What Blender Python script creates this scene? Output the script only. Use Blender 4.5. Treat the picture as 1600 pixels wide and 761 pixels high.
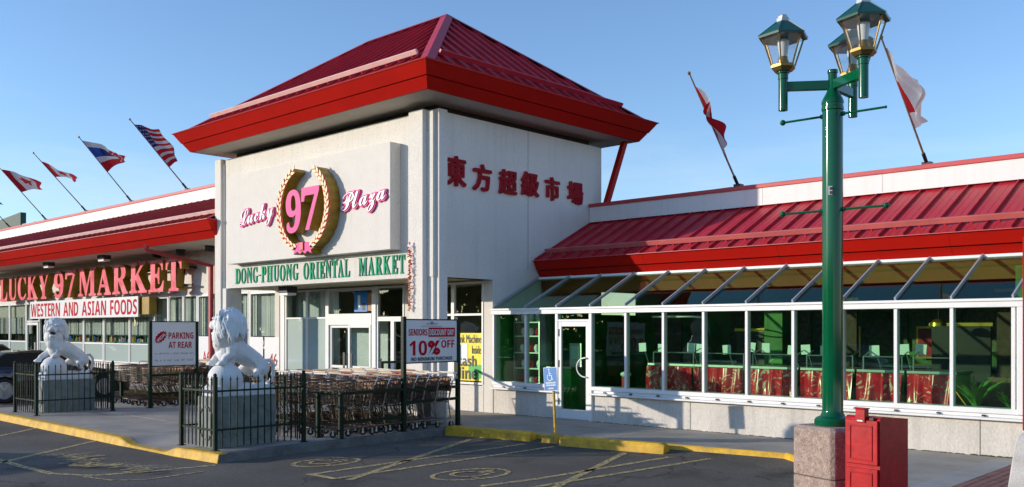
import bpy, bmesh, math, random
from math import sin, cos, pi, radians, sqrt, atan2
from mathutils import Vector, Matrix, noise as mnoise
random.seed(7)
S = bpy.context.scene
for o in list(bpy.data.objects):
    bpy.data.objects.remove(o)

# ------------------------------------------------------------ camera
cam_d = bpy.data.cameras.new('camera'); cam = bpy.data.objects.new('camera', cam_d)
S.collection.objects.link(cam); S.camera = cam
cam.location = (0, 0, 1.95); cam.rotation_euler = (pi/2, 0, radians(43.3))
cam_d.sensor_width = 36; cam_d.lens = 1440/1600*36
cam_d.shift_y = (514-380.5)/1600; cam_d.clip_start = .1; cam_d.clip_end = 3000

# ------------------------------------------------------------ light
SUN_EL = radians(11.8); SUN_DIR = Vector((.9, 1.0, 0)).normalized()     # horizontal travel direction of the light
light_dir = Vector((SUN_DIR.x*cos(SUN_EL), SUN_DIR.y*cos(SUN_EL), -sin(SUN_EL)))
sun_d = bpy.data.lights.new('sun', 'SUN'); sun = bpy.data.objects.new('sun', sun_d)
S.collection.objects.link(sun)
sun_d.energy = 2.5; sun_d.angle = radians(.55); sun_d.color = (1.0, .885, .735)
sun.rotation_euler = light_dir.to_track_quat('-Z', 'Y').to_euler(); sun.location = (-30, -30, 20)
world = bpy.data.worlds.new("World"); S.world = world; world.use_nodes = True
wn = world.node_tree; wn.nodes.clear()
wo = wn.nodes.new('ShaderNodeOutputWorld'); bg = wn.nodes.new('ShaderNodeBackground'); sky = wn.nodes.new('ShaderNodeTexSky')
sky.sky_type = 'NISHITA'; sky.sun_disc = False; sky.sun_elevation = SUN_EL
to_sun = -SUN_DIR
sky.sun_rotation = atan2(to_sun.x, to_sun.y)
sky.air_density = 1.0; sky.dust_density = .25; sky.ozone_density = 1.6; sky.altitude = 300
bg.inputs['Strength'].default_value = .15
tint = wn.nodes.new('ShaderNodeVectorMath'); tint.operation = 'MULTIPLY'; tint.inputs[1].default_value = (.74, .86, 1.06)
wn.links.new(sky.outputs[0], tint.inputs[0])
tcw = wn.nodes.new('ShaderNodeTexCoord'); mpw = wn.nodes.new('ShaderNodeMapping'); mpw.inputs['Scale'].default_value = (2.2, 2.2, 13)
cn = wn.nodes.new('ShaderNodeTexNoise'); cn.inputs['Scale'].default_value = 1.6; cn.inputs['Detail'].default_value = 7; cn.inputs['Roughness'].default_value = .6
wn.links.new(tcw.outputs['Generated'], mpw.inputs[0]); wn.links.new(mpw.outputs[0], cn.inputs['Vector'])
cr = wn.nodes.new('ShaderNodeMapRange'); cr.inputs[1].default_value = .46; cr.inputs[2].default_value = .78; cr.inputs[4].default_value = .75; wn.links.new(cn.outputs['Fac'], cr.inputs[0])
sp = wn.nodes.new('ShaderNodeSeparateXYZ'); wn.links.new(tcw.outputs['Generated'], sp.inputs[0])
er = wn.nodes.new('ShaderNodeMapRange'); er.inputs[1].default_value = .04; er.inputs[2].default_value = .24; er.inputs[3].default_value = 1; er.inputs[4].default_value = 0; wn.links.new(sp.outputs['Z'], er.inputs[0])
cm_ = wn.nodes.new('ShaderNodeMath'); cm_.operation = 'MULTIPLY'; wn.links.new(cr.outputs[0], cm_.inputs[0]); wn.links.new(er.outputs[0], cm_.inputs[1])
cx_ = wn.nodes.new('ShaderNodeMix'); cx_.data_type = 'RGBA'; wn.links.new(cm_.outputs[0], cx_.inputs[0]); wn.links.new(tint.outputs[0], cx_.inputs[6]); cx_.inputs[7].default_value = (3.6, 3.75, 4.1, 1)
wn.links.new(cx_.outputs[2], bg.inputs['Color']); wn.links.new(bg.outputs[0], wo.inputs['Surface'])
S.view_settings.view_transform = 'Standard'; S.view_settings.look = 'None'
S.view_settings.exposure = .7; S.view_settings.gamma = 1
S.cycles.use_denoising = True
S.cycles.max_bounces = 7; S.cycles.transparent_max_bounces = 24; S.cycles.caustics_reflective = False; S.cycles.caustics_refractive = False

# ------------------------------------------------------------ materials
MATS = {}
def mat(name, col, rough=.6, metal=0., var=.12, scale=3., bump=.0, bscale=60., fine=0., fscale=80., spec=.5, col2=None, coat=0., stretch=None, rvar=0., streak=0.):
    if name in MATS: return MATS[name]
    m = bpy.data.materials.new(name); m.use_nodes = True; MATS[name] = m
    nt = m.node_tree; N = nt.nodes; L = nt.links
    b = N['Principled BSDF']
    b.inputs['Roughness'].default_value = rough; b.inputs['Metallic'].default_value = metal
    b.inputs['Specular IOR Level'].default_value = spec
    if coat: b.inputs['Coat Weight'].default_value = coat; b.inputs['Coat Roughness'].default_value = .08
    tc = N.new('ShaderNodeTexCoord'); src = tc.outputs['Object']
    if stretch:
        mp = N.new('ShaderNodeMapping'); mp.inputs['Scale'].default_value = stretch
        L.new(src, mp.inputs[0]); src = mp.outputs[0]
    n1 = N.new('ShaderNodeTexNoise'); n1.inputs['Scale'].default_value = scale; n1.inputs['Detail'].default_value = 6
    n1.inputs['Roughness'].default_value = .62
    L.new(src, n1.inputs['Vector'])
    rp = N.new('ShaderNodeValToRGB')
    c2 = col2 if col2 else tuple(c*(1-var) for c in col)
    c1 = tuple(min(1, c*(1+var*.6)) for c in col)
    rp.color_ramp.elements[0].position = .32; rp.color_ramp.elements[0].color = (*c2, 1)
    rp.color_ramp.elements[1].position = .68; rp.color_ramp.elements[1].color = (*c1, 1)
    L.new(n1.outputs['Fac'], rp.inputs[0])
    out = rp.outputs[0]
    if fine:
        n2 = N.new('ShaderNodeTexNoise'); n2.inputs['Scale'].default_value = fscale; n2.inputs['Detail'].default_value = 3
        L.new(src, n2.inputs['Vector'])
        mr = N.new('ShaderNodeMapRange'); mr.inputs[1].default_value = .3; mr.inputs[2].default_value = .7
        mr.inputs[3].default_value = 1-fine; mr.inputs[4].default_value = 1+fine*.7
        L.new(n2.outputs['Fac'], mr.inputs[0])
        mx = N.new('ShaderNodeVectorMath'); mx.operation = 'SCALE'
        L.new(out, mx.inputs[0]); L.new(mr.outputs[0], mx.inputs['Scale']); out = mx.outputs[0]
    if streak:      # rain-washed dirt running down the wall, and hairline cracks
        mp2 = N.new('ShaderNodeMapping'); mp2.inputs['Scale'].default_value = (7, 7, .35); L.new(tc.outputs['Object'], mp2.inputs[0])
        n5 = N.new('ShaderNodeTexNoise'); n5.inputs['Scale'].default_value = 1; n5.inputs['Detail'].default_value = 5; L.new(mp2.outputs[0], n5.inputs['Vector'])
        m5 = N.new('ShaderNodeMapRange'); m5.inputs[1].default_value = .50; m5.inputs[2].default_value = .74; m5.inputs[3].default_value = 1; m5.inputs[4].default_value = 1-streak; L.new(n5.outputs['Fac'], m5.inputs[0])
        vo = N.new('ShaderNodeTexVoronoi'); vo.feature = 'DISTANCE_TO_EDGE'; vo.inputs['Scale'].default_value = .33
        wz = N.new('ShaderNodeVectorMath'); wz.operation = 'MULTIPLY_ADD'; wz.inputs[1].default_value = (.9, .9, .9); L.new(n5.outputs['Color'], wz.inputs[0]); L.new(tc.outputs['Object'], wz.inputs[2]); L.new(wz.outputs[0], vo.inputs['Vector'])
        m6 = N.new('ShaderNodeMapRange'); m6.inputs[2].default_value = .0022; m6.inputs[3].default_value = .80; m6.inputs[4].default_value = 1; L.new(vo.outputs['Distance'], m6.inputs[0])
        mm = N.new('ShaderNodeMath'); mm.operation = 'MULTIPLY'; L.new(m5.outputs[0], mm.inputs[0]); L.new(m6.outputs[0], mm.inputs[1])
        s5 = N.new('ShaderNodeVectorMath'); s5.operation = 'SCALE'; L.new(out, s5.inputs[0]); L.new(mm.outputs[0], s5.inputs['Scale']); out = s5.outputs[0]
    L.new(out, b.inputs['Base Color'])
    if rvar:
        mr2 = N.new('ShaderNodeMapRange'); mr2.inputs[3].default_value = rough-rvar; mr2.inputs[4].default_value = rough+rvar
        L.new(n1.outputs['Fac'], mr2.inputs[0]); L.new(mr2.outputs[0], b.inputs['Roughness'])
    if bump:
        n3 = N.new('ShaderNodeTexNoise'); n3.inputs['Scale'].default_value = bscale; n3.inputs['Detail'].default_value = 4
        L.new(src, n3.inputs['Vector'])
        bp = N.new('ShaderNodeBump'); bp.inputs['Strength'].default_value = bump; bp.inputs['Distance'].default_value = .01
        L.new(n3.outputs['Fac'], bp.inputs['Height']); L.new(bp.outputs[0], b.inputs['Normal'])
    return m

def glass_mat(name, tint, ior=1.5, boost=1.0, rough=.0, body=None, bodyf=0., gcol=(1, 1, 1)):
    m = bpy.data.materials.new(name); m.use_nodes = True; MATS[name] = m
    nt = m.node_tree; N = nt.nodes; L = nt.links; N.clear()
    o = N.new('ShaderNodeOutputMaterial'); mx = N.new('ShaderNodeMixShader')
    t = N.new('ShaderNodeBsdfTransparent'); t.inputs[0].default_value = (*tint, 1)
    g = N.new('ShaderNodeBsdfGlossy'); g.inputs['Roughness'].default_value = rough; g.inputs['Color'].default_value = (*gcol, 1)
    f = N.new('ShaderNodeFresnel'); ge = N.new('ShaderNodeNewGeometry'); iv = N.new('ShaderNodeMapRange')
    iv.inputs[3].default_value = ior; iv.inputs[4].default_value = 1/ior       # same reflectance on both faces of a thin pane
    L.new(ge.outputs['Backfacing'], iv.inputs[0]); L.new(iv.outputs[0], f.inputs['IOR'])
    tc = N.new('ShaderNodeTexCoord'); n = N.new('ShaderNodeTexNoise'); n.inputs['Scale'].default_value = .9
    L.new(tc.outputs['Object'], n.inputs['Vector'])
    bp = N.new('ShaderNodeBump'); bp.inputs['Strength'].default_value = .25; bp.inputs['Distance'].default_value = .02
    L.new(n.outputs['Fac'], bp.inputs['Height']); L.new(bp.outputs[0], g.inputs['Normal'])
    mu = N.new('ShaderNodeMath'); mu.operation = 'MULTIPLY'; mu.inputs[1].default_value = boost; mu.use_clamp = True
    L.new(f.outputs[0], mu.inputs[0]); L.new(mu.outputs[0], mx.inputs[0])
    first = t.outputs[0]
    if bodyf:
        d = N.new('ShaderNodeBsdfDiffuse'); d.inputs[0].default_value = (*body, 1)
        m2 = N.new('ShaderNodeMixShader'); m2.inputs[0].default_value = bodyf
        L.new(t.outputs[0], m2.inputs[1]); L.new(d.outputs[0], m2.inputs[2]); first = m2.outputs[0]
    L.new(first, mx.inputs[1]); L.new(g.outputs[0], mx.inputs[2]); L.new(mx.outputs[0], o.inputs[0])
    return m

M_stucco = mat('stucco', (.75, .71, .65), .9, var=.05, scale=1.1, bump=.55, bscale=55, fine=.14, fscale=45, streak=.08)
M_stucco2 = mat('stucco_panel', (.76, .72, .665), .9, var=.035, scale=2.6, bump=.45, bscale=60, fine=.12, fscale=50, streak=.04)
M_basewall = mat('cast_wall', (.66, .62, .56), .9, var=.16, scale=1.4, bump=.5, bscale=70, fine=.13, fscale=55, stretch=(1, 1, .45), streak=.14)
M_red = mat('red_fascia_paint', (.46, .009, .004), .5, spec=.12, var=.10, scale=.7, bump=.05, bscale=6, fine=.03)
M_roof = mat('red_roof_metal', (.50, .026, .042), .40, var=.16, scale=1.5, bump=.10, bscale=4, fine=.05, rvar=.07, spec=.3)
M_roofold = mat('dull_roof_metal', (.36, .028, .036), .45, var=.3, scale=2.5, bump=.10, bscale=4, fine=.06, rvar=.1)
M_bar = mat('faded_snow_bar', (.75, .50, .46), .6, var=.15, scale=2)
M_bar2 = mat('red_snow_bar', (.50, .12, .11), .5, var=.15, scale=2)
M_cap = mat('pink_red_cap', (.55, .06, .07), .5, var=.12, scale=2)
M_parapet = mat('white_parapet', (.80, .79, .77), .55, var=.04, scale=.6, bump=.06, bscale=3, streak=.08)
M_white = mat('white_frame', (.80, .80, .79), .4, var=.05, scale=2.)
M_alu = mat('aluminium_bar', (.46, .47, .48), .5, .3, var=.1, scale=3)
M_soffit = mat('soffit_board', (.52, .48, .42), .8, var=.08, scale=1.2, bump=.1, bscale=20)
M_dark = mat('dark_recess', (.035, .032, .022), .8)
M_black = mat('black_metal', (.012, .013, .012), .45, var=.2)
M_greenm = mat('dark_green_metal', (.004, .020, .009), .5, var=.35, scale=9, spec=.25)
M_post = mat('green_enamel', (.001, .095, .036), .10, var=.12, scale=2.5, bump=.02, bscale=9, fine=.06, spec=.45)
M_lampgreen = mat('lamp_roof_green', (.004, .075, .055), .3, var=.15)
M_brass = mat('aged_brass', (.30, .20, .06), .4, .7, var=.3, scale=10)
M_bulb = mat('frosted_bulb', (.8, .82, .84), .25, var=.03)
M_yellow = mat('yellow_kerb_paint', (.72, .42, .022), .62, var=.30, scale=5, col2=(.50, .29, .03), bump=.4, bscale=30, fine=.13, fscale=30)
M_conc = mat('concrete', (.38, .345, .295), .88, var=.22, scale=1.3, bump=.5, bscale=60, fine=.12, fscale=70)
M_kerbc = mat('kerb_concrete', (.15, .145, .135), .9, var=.35, scale=3, bump=.6, bscale=40, fine=.2, fscale=40)
M_marble = mat('grey_granite', (.21, .24, .22), .5, var=.30, scale=7, fine=.15, fscale=60, bump=.1)
M_lion = mat('white_stone', (.76, .76, .75), .55, spec=.3, var=.08, scale=6, bump=.12, bscale=25)
M_aggr = mat('pink_aggregate', (.40, .30, .25), .9, var=.3, scale=18, bump=1., bscale=45, fine=.4, fscale=90)
M_boxred = mat('red_box_enamel', (.52, .010, .016), .32, spec=.35, col2=(.36, .006, .010), scale=7, fine=.16, fscale=26, bump=.18, bscale=9)
M_cream = mat('cream_leaf', (.84, .62, .34), .5, var=.10, scale=12)
M_olive = mat('olive_gold_return', (.34, .21, .012), .45, var=.3, scale=5)
M_pink = mat('pink_face', (.80, .085, .32), .5, spec=.2, var=.08, scale=3)
M_pinkred = mat('faded_red_face', (.78, .15, .20), .4, spec=.25, var=.5, scale=2.2, col2=(.58, .02, .05))
M_rededge = mat('red_trim', (.55, .012, .02), .4)
M_wtext = mat('white_plastic', (.86, .82, .82), .35)
M_gtext = mat('green_letters', (.015, .34, .16), .6, spec=.1, var=.1)
M_rtext = mat('red_print', (.52, .008, .02), .6, spec=.1)
M_ktext = mat('dark_print', (.03, .03, .035), .5)
M_greyt = mat('grey_print', (.30, .30, .32), .5)
M_chin = mat('crimson_letters', (.30, .008, .016), .6, spec=.08, var=.12)
M_board = mat('white_board', (.80, .80, .82), .35, var=.03)
M_blue = mat('blue_sign', (.0, .19, .55), .4)
M_yel2 = mat('yellow_poster', (.88, .72, .0), .5)
M_grn2 = mat('green_poster', (.05, .45, .08), .5)
M_blind = mat('blind_fabric', (.74, .73, .68), .8, var=.15, scale=2)
M_mint = mat('mint_panel', (.62, .72, .66), .5, var=.06, scale=1)
M_teal = mat('teal_shelf', (.02, .20, .17), .5)
M_ingreen = mat('inside_green_wall', (.055, .25, .045), .6, var=.6, scale=1.3)
M_inceil = mat('inside_ceiling', (.15, .125, .032), .8, var=.2, scale=.8)
M_infloor = mat('inside_floor', (.06, .13, .05), .35, var=.2)
M_cloth = mat('red_table_cloth', (.45, .012, .03), .35, var=.25, scale=6)
M_clothpat = mat('red_patterned_cloth', (.75, .45, .35), .35, col2=(.45, .012, .03), scale=9)
M_steel = mat('steel', (.55, .56, .57), .3, .8)
M_chrome = mat('cart_wire', (.27, .24, .20), .45, .5, var=.5, scale=9, col2=(.15, .09, .05))
M_rust = mat('cart_rusty', (.26, .16, .09), .6, .4, var=.5, scale=14)
M_plastic = mat('brown_plastic', (.30, .12, .05), .5, var=.3, scale=3)
M_handle = mat('pale_plastic', (.70, .62, .52), .5, var=.2)
M_rubber = mat('rubber', (.02, .02, .02), .8)
M_leaf = mat('indoor_leaf', (.10, .32, .04), .5, var=.4, scale=9)
M_moss = mat('moss', (.07, .08, .02), .95, var=.5, scale=25)
M_brickp = mat('red_paver', (.26, .12, .11), .9, var=.3, scale=4, bump=.4, bscale=60, fine=.15)
M_carblack = mat('black_car_paint', (.006, .008, .012), .12, var=.1, coat=1.)
M_carmar = mat('maroon_car_paint', (.10, .045, .045), .2, coat=.8)
M_carsil = mat('silver_car_paint', (.35, .36, .37), .25, .5, coat=.8)
M_rim = mat('alloy_rim', (.55, .56, .58), .3, .7)
M_brick = mat('far_brick', (.22, .12, .08), .9, var=.3, scale=2)
M_leaf2 = mat('tree_leaf', (.05, .09, .02), .7, var=.5, scale=2)
M_bark = mat('bark', (.10, .07, .05), .9, var=.3, scale=9, bump=.6)
M_terra = mat('terracotta', (.40, .14, .07), .8)
M_gold = mat('brass_lamp_dome', (.65, .45, .06), .3, .8)
G_sun = glass_mat('sunroom_glass', (.79, .95, .82), boost=.9)
G_top = glass_mat('roof_glass', (.80, .88, .78), boost=.75, gcol=(.70, .95, .80))
G_win = glass_mat('store_glass', (.92, .97, .95), boost=1.3)
G_mint = glass_mat('frosted_store_glass', (.6, .72, .68), boost=1.8, body=(.62, .74, .70), bodyf=.75)
G_lamp = glass_mat('lantern_glass', (.985, .99, .99), boost=.8, body=(.8, .82, .85), bodyf=.03)
M_lining = mat('lantern_lining', (.26, .22, .045), .6)
G_car = glass_mat('car_glass', (.10, .16, .13), boost=2.)

def asphalt_mat():
    m = mat('asphalt', (.128, .113, .093), .9, var=.35, scale=.35, bump=1.2, bscale=70, fine=.5, fscale=55)
    nt = m.node_tree; N = nt.nodes; L = nt.links; b = N['Principled BSDF']
    base = b.inputs['Base Color'].links[0].from_socket
    tc = N.new('ShaderNodeTexCoord')
    # cracks
    v = N.new('ShaderNodeTexVoronoi'); v.feature = 'DISTANCE_TO_EDGE'; v.inputs['Scale'].default_value = .22
    nz = N.new('ShaderNodeTexNoise'); nz.inputs['Scale'].default_value = 1.2; nz.inputs['Detail'].default_value = 5
    L.new(tc.outputs['Object'], nz.inputs['Vector'])
    ad = N.new('ShaderNodeVectorMath'); ad.operation = 'MULTIPLY_ADD'; ad.inputs[1].default_value = (1.2, 1.2, 0)
    L.new(nz.outputs['Color'], ad.inputs[0]); L.new(tc.outputs['Object'], ad.inputs[2]); L.new(ad.outputs[0], v.inputs['Vector'])
    r = N.new('ShaderNodeMapRange'); r.inputs[1].default_value = 0; r.inputs[2].default_value = .006; r.inputs[3].default_value = .35; r.inputs[4].default_value = 1
    L.new(v.outputs['Distance'], r.inputs[0])
    # bright aggregate chips
    v2 = N.new('ShaderNodeTexVoronoi'); v2.inputs['Scale'].default_value = 38; L.new(tc.outputs['Object'], v2.inputs['Vector'])
    r2 = N.new('ShaderNodeMapRange'); r2.inputs[1].default_value = .12; r2.inputs[2].default_value = .28; r2.inputs[3].default_value = 2.4; r2.inputs[4].default_value = 1; L.new(v2.outputs['Distance'], r2.inputs[0])
    # oil stains
    n4 = N.new('ShaderNodeTexNoise'); n4.inputs['Scale'].default_value = .9; n4.inputs['Detail'].default_value = 4
    L.new(tc.outputs['Object'], n4.inputs['Vector'])
    r4 = N.new('ShaderNodeMapRange'); r4.inputs[1].default_value = .56; r4.inputs[2].default_value = .68; r4.inputs[3].default_value = 1; r4.inputs[4].default_value = .55
    L.new(n4.outputs['Fac'], r4.inputs[0])
    mu0 = N.new('ShaderNodeMath'); mu0.operation = 'MULTIPLY'; L.new(r.outputs[0], mu0.inputs[0]); L.new(r2.outputs[0], mu0.inputs[1])
    mu = N.new('ShaderNodeMath'); mu.operation = 'MULTIPLY'; L.new(mu0.outputs[0], mu.inputs[0]); L.new(r4.outputs[0], mu.inputs[1])
    sc = N.new('ShaderNodeVectorMath'); sc.operation = 'SCALE'; L.new(base, sc.inputs[0]); L.new(mu.outputs[0], sc.inputs['Scale'])
    L.new(sc.outputs[0], b.inputs['Base Color'])
    return m
M_asph = asphalt_mat()

def worn_paint():
    m = mat('worn_yellow_line', (.62, .46, .18), .8, var=.3, scale=4, fine=.2, fscale=60)
    nt = m.node_tree; N = nt.nodes; L = nt.links; b = N['Principled BSDF']
    base = b.inputs['Base Color'].links[0].from_socket
    tc = N.new('ShaderNodeTexCoord'); n = N.new('ShaderNodeTexNoise'); n.inputs['Scale'].default_value = 16; n.inputs['Detail'].default_value = 6
    L.new(tc.outputs['Object'], n.inputs['Vector'])
    r = N.new('ShaderNodeMapRange'); r.inputs[1].default_value = .40; r.inputs[2].default_value = .56
    L.new(n.outputs['Fac'], r.inputs[0])
    mx = N.new('ShaderNodeMix'); mx.data_type = 'RGBA'
    L.new(r.outputs[0], mx.inputs[0]); mx.inputs[6].default_value = (.15, .13, .095, 1); L.new(base, mx.inputs[7])
    L.new(mx.outputs[2], b.inputs['Base Color'])
    return m
M_line = worn_paint()
def random_tone(m, cols):      # each cart has its own tone of plastic or metal
    nt = m.node_tree; N = nt.nodes; L = nt.links; b = N['Principled BSDF']; base = b.inputs['Base Color'].links[0].from_socket
    oi = N.new('ShaderNodeObjectInfo'); r = N.new('ShaderNodeValToRGB'); r.color_ramp.interpolation = 'CONSTANT'
    while len(r.color_ramp.elements) < len(cols): r.color_ramp.elements.new(.5)
    for k, c in enumerate(cols): r.color_ramp.elements[k].position = k/len(cols); r.color_ramp.elements[k].color = (*c, 1)
    L.new(oi.outputs['Random'], r.inputs[0]); mx = N.new('ShaderNodeMix'); mx.data_type = 'RGBA'; mx.blend_type = 'MULTIPLY'; mx.inputs[0].default_value = 1
    L.new(base, mx.inputs[6]); L.new(r.outputs[0], mx.inputs[7]); L.new(mx.outputs[2], b.inputs['Base Color'])
random_tone(M_handle, [(1, 1, 1), (.45, .22, .12), (.9, .8, .6), (.35, .05, .05), (1, .95, .85), (.6, .5, .4)])
random_tone(M_chrome, [(1, 1, 1), (.55, .42, .3), (.8, .8, .8), (1.2, 1.1, 1), (.6, .6, .6)])

# ------------------------------------------------------------ helpers
COL = S.collection
def tag(o, label=None, cat=None, group=None, kind=None):
    if label: o['label'] = label
    if cat: o['category'] = cat
    if group: o['group'] = group
    if kind: o['kind'] = kind
    return o
def thing(name, loc, label, cat, group=None, rz=0.):
    o = bpy.data.objects.new(name, None); COL.objects.link(o); o.location = loc; o.rotation_euler = (0, 0, rz)
    o.empty_display_size = .3
    return tag(o, label, cat, group)
def wloc(o):
    v = Vector(o.location)
    p = o.parent
    while p: v = v + Vector(p.location); p = p.parent
    return v
def link(name, me, parent=None, loc=(0, 0, 0), rot=(0, 0, 0), world=False):
    o = bpy.data.objects.new(name, me); COL.objects.link(o); o.rotation_euler = rot
    o.location = loc
    if parent:
        o.parent = parent
        if world: o.location = Vector(loc) - wloc(parent)
    return o
class MB:
    def __init__(s): s.v = []; s.f = []; s.m = []; s.sm = []
    def add(s, vs, fs, m=0, smooth=False):
        k = len(s.v); s.v += [tuple(v) for v in vs]
        for f in fs: s.f.append([i+k for i in f]); s.m.append(m); s.sm.append(smooth)
    def box(s, x0, x1, y0, y1, z0, z1, m=0):
        s.add([(x, y, z) for z in (z0, z1) for y in (y0, y1) for x in (x0, x1)],
              [(0, 2, 3, 1), (4, 5, 7, 6), (0, 1, 5, 4), (1, 3, 7, 5), (3, 2, 6, 7), (2, 0, 4, 6)], m)
        return s
    def obox(s, c, ux, uy, uz, m=0):      # oriented box from centre and half-vectors
        c = Vector(c); ux = Vector(ux); uy = Vector(uy); uz = Vector(uz)
        s.add([c+ux*a+uy*b+uz*d for d in (-1, 1) for b in (-1, 1) for a in (-1, 1)],
              [(0, 2, 3, 1), (4, 5, 7, 6), (0, 1, 5, 4), (1, 3, 7, 5), (3, 2, 6, 7), (2, 0, 4, 6)], m)
        return s
    def bar(s, p, q, w, h, m=0, up=(0, 0, 1)):    # box beam from p to q
        p = Vector(p); q = Vector(q); d = (q-p); L = d.length; d.normalize()
        a = d.cross(Vector(up))
        if a.length < 1e-4: a = d.cross(Vector((1, 0, 0)))
        a.normalize(); b = a.cross(d).normalized()
        return s.obox((p+q)/2, d*(L/2), a*(w/2), b*(h/2), m)
    def tube(s, pts, r, n=8, m=0, cap=True, smooth=True):
        pts = [Vector(p) for p in pts]; rs = r if isinstance(r, (list, tuple)) else [r]*len(pts)
        rings = []; prev = None
        for i, p in enumerate(pts):
            d = (pts[min(i+1, len(pts)-1)]-pts[max(i-1, 0)]).normalized()
            if prev is None:
                a = d.cross(Vector((0, 0, 1)))
                if a.length < 1e-3: a = d.cross(Vector((1, 0, 0)))
            else: a = prev - d*prev.dot(d)
            a.normalize(); b = d.cross(a); prev = a
            rings.append([p+(a*cos(2*pi*k/n)+b*sin(2*pi*k/n))*rs[i] for k in range(n)])
        vs = [v for rg in rings for v in rg]; fs = []
        for i in range(len(pts)-1):
            for k in range(n):
                fs.append((i*n+k, i*n+(k+1) % n, (i+1)*n+(k+1) % n, (i+1)*n+k))
        s.add(vs, fs, m, smooth)
        if cap:
            s.add(rings[0], [list(range(n))[::-1]], m); s.add(rings[-1], [list(range(n))], m)
        return s
    def lathe(s, prof, c=(0, 0, 0), n=24, m=0, smooth=True, rot=0):
        vs = []; fs = []
        for r, z in prof:
            for k in range(n):
                a = 2*pi*k/n+rot; vs.append((c[0]+r*cos(a), c[1]+r*sin(a), c[2]+z))
        for i in range(len(prof)-1):
            for k in range(n):
                fs.append((i*n+k, i*n+(k+1) % n, (i+1)*n+(k+1) % n, (i+1)*n+k))
        fs.append(tuple(range(n))[::-1]); fs.append(tuple((len(prof)-1)*n+k for k in range(n)))
        s.add(vs, fs, m, smooth); return s
    def ell(s, c, r, n=12, k=8, m=0, R=None):
        vs = []; fs = []; c = Vector(c)
        for i in range(k+1):
            t = pi*i/k
            for j in range(n):
                a = 2*pi*j/n; v = Vector((r[0]*sin(t)*cos(a), r[1]*sin(t)*sin(a), r[2]*cos(t)))
                if R: v = R @ v
                vs.append(c+v)
        for i in range(k):
            for j in range(n): fs.append((i*n+j, (i+1)*n+j, (i+1)*n+(j+1) % n, i*n+(j+1) % n))
        s.add(vs, fs, m, True); return s
    def prism(s, poly, f, depth_vec, m=0, mside=None):    # poly list of 2D -> f(u,v) -> 3D, extruded by depth_vec
        n = len(poly); a = [Vector(f(*p)) for p in poly]; d = Vector(depth_vec); b = [v+d for v in a]
        s.add(a, [list(range(n))], m); s.add(b, [list(range(n))[::-1]], m)
        s.add(a+b, [(i, i+n, (i+1) % n+n, (i+1) % n) for i in range(n)], m if mside is None else mside)
        return s
    def mesh(s, name, mats, bevel=0., sharp=35, fix=True):
        me = bpy.data.meshes.new(name); me.from_pydata(s.v, [], s.f)
        for mt in (mats if isinstance(mats, (list, tuple)) else [mats]): me.materials.append(mt)
        me.polygons.foreach_set('material_index', s.m)
        me.polygons.foreach_set('use_smooth', s.sm)
        me.update()
        if fix or bevel:
            bm = bmesh.new(); bm.from_mesh(me)
            if any(s.sm): bmesh.ops.remove_doubles(bm, verts=bm.verts, dist=1e-6)
            bmesh.ops.recalc_face_normals(bm, faces=bm.faces)
            if bevel:
                es = [e for e in bm.edges if len(e.link_faces) == 2 and e.calc_face_angle(0) > .5]
                bmesh.ops.bevel(bm, geom=es, offset=bevel, segments=1, affect='EDGES', clamp_overlap=True)
            bm.to_mesh(me); bm.free()
        if any(s.sm): me.set_sharp_from_angle(angle=radians(sharp))
        return me
    def build(s, name, mats, parent=None, bevel=0., loc=(0, 0, 0), local=False, rot=(0, 0, 0), sharp=35):
        return link(name, s.mesh(name, mats, bevel, sharp), parent, loc, rot, world=not local)

def copy_tree(o, parent=None):
    c = o.copy(); COL.objects.link(c)
    if parent: c.parent = parent
    for ch in o.children: copy_tree(ch, c)
    return c

def text_mesh(body, w, h, depth, offset=0., shear=0., sides=True, res=3):
    c = bpy.data.curves.new('lettering', 'FONT'); c.body = body; c.extrude = .05; c.offset = offset; c.shear = shear; c.resolution_u = res
    o = bpy.data.objects.new('lettering', c); COL.objects.link(o)
    dg = bpy.context.evaluated_depsgraph_get(); me = bpy.data.meshes.new_from_object(o.evaluated_get(dg))
    bpy.data.objects.remove(o); bpy.data.curves.remove(c)
    xs = [v.co.x for v in me.vertices]; ys = [v.co.y for v in me.vertices]
    x0, x1, y0, y1 = min(xs), max(xs), min(ys), max(ys)
    sx = w/(x1-x0) if w else h/(y1-y0); sy = h/(y1-y0) if h else sx
    for v in me.vertices:
        v.co = ((v.co.x-x0)*sx, (v.co.y-y0)*sy, (v.co.z+.05)/.1*depth)
    me.update()
    return me, (x1-x0)*sx, (y1-y0)*sy
def dilate(me, r, n=12):      # fatten a letter: shifted copies, each a hair lower than the last, read as one thick outline
    vs = [v.co.copy() for v in me.vertices]; fs = [tuple(p.vertices) for p in me.polygons]; V = []; F = []
    for k in range(n+1):
        dx, dy = (0, 0) if k == n else (r*cos(2*pi*k/n), r*sin(2*pi*k/n)); b = len(V)
        V += [(v.x+dx, v.y+dy, v.z-(.0005*(n-k) if v.z > .01 else 0)) for v in vs]; F += [tuple(i+b for i in f) for f in fs]
    out = bpy.data.meshes.new('letter'); out.from_pydata(V, [], F); out.update(); return out
ROTF = {'front': (pi/2, 0, 0), 'side': (pi/2, 0, pi/2)}
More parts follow.
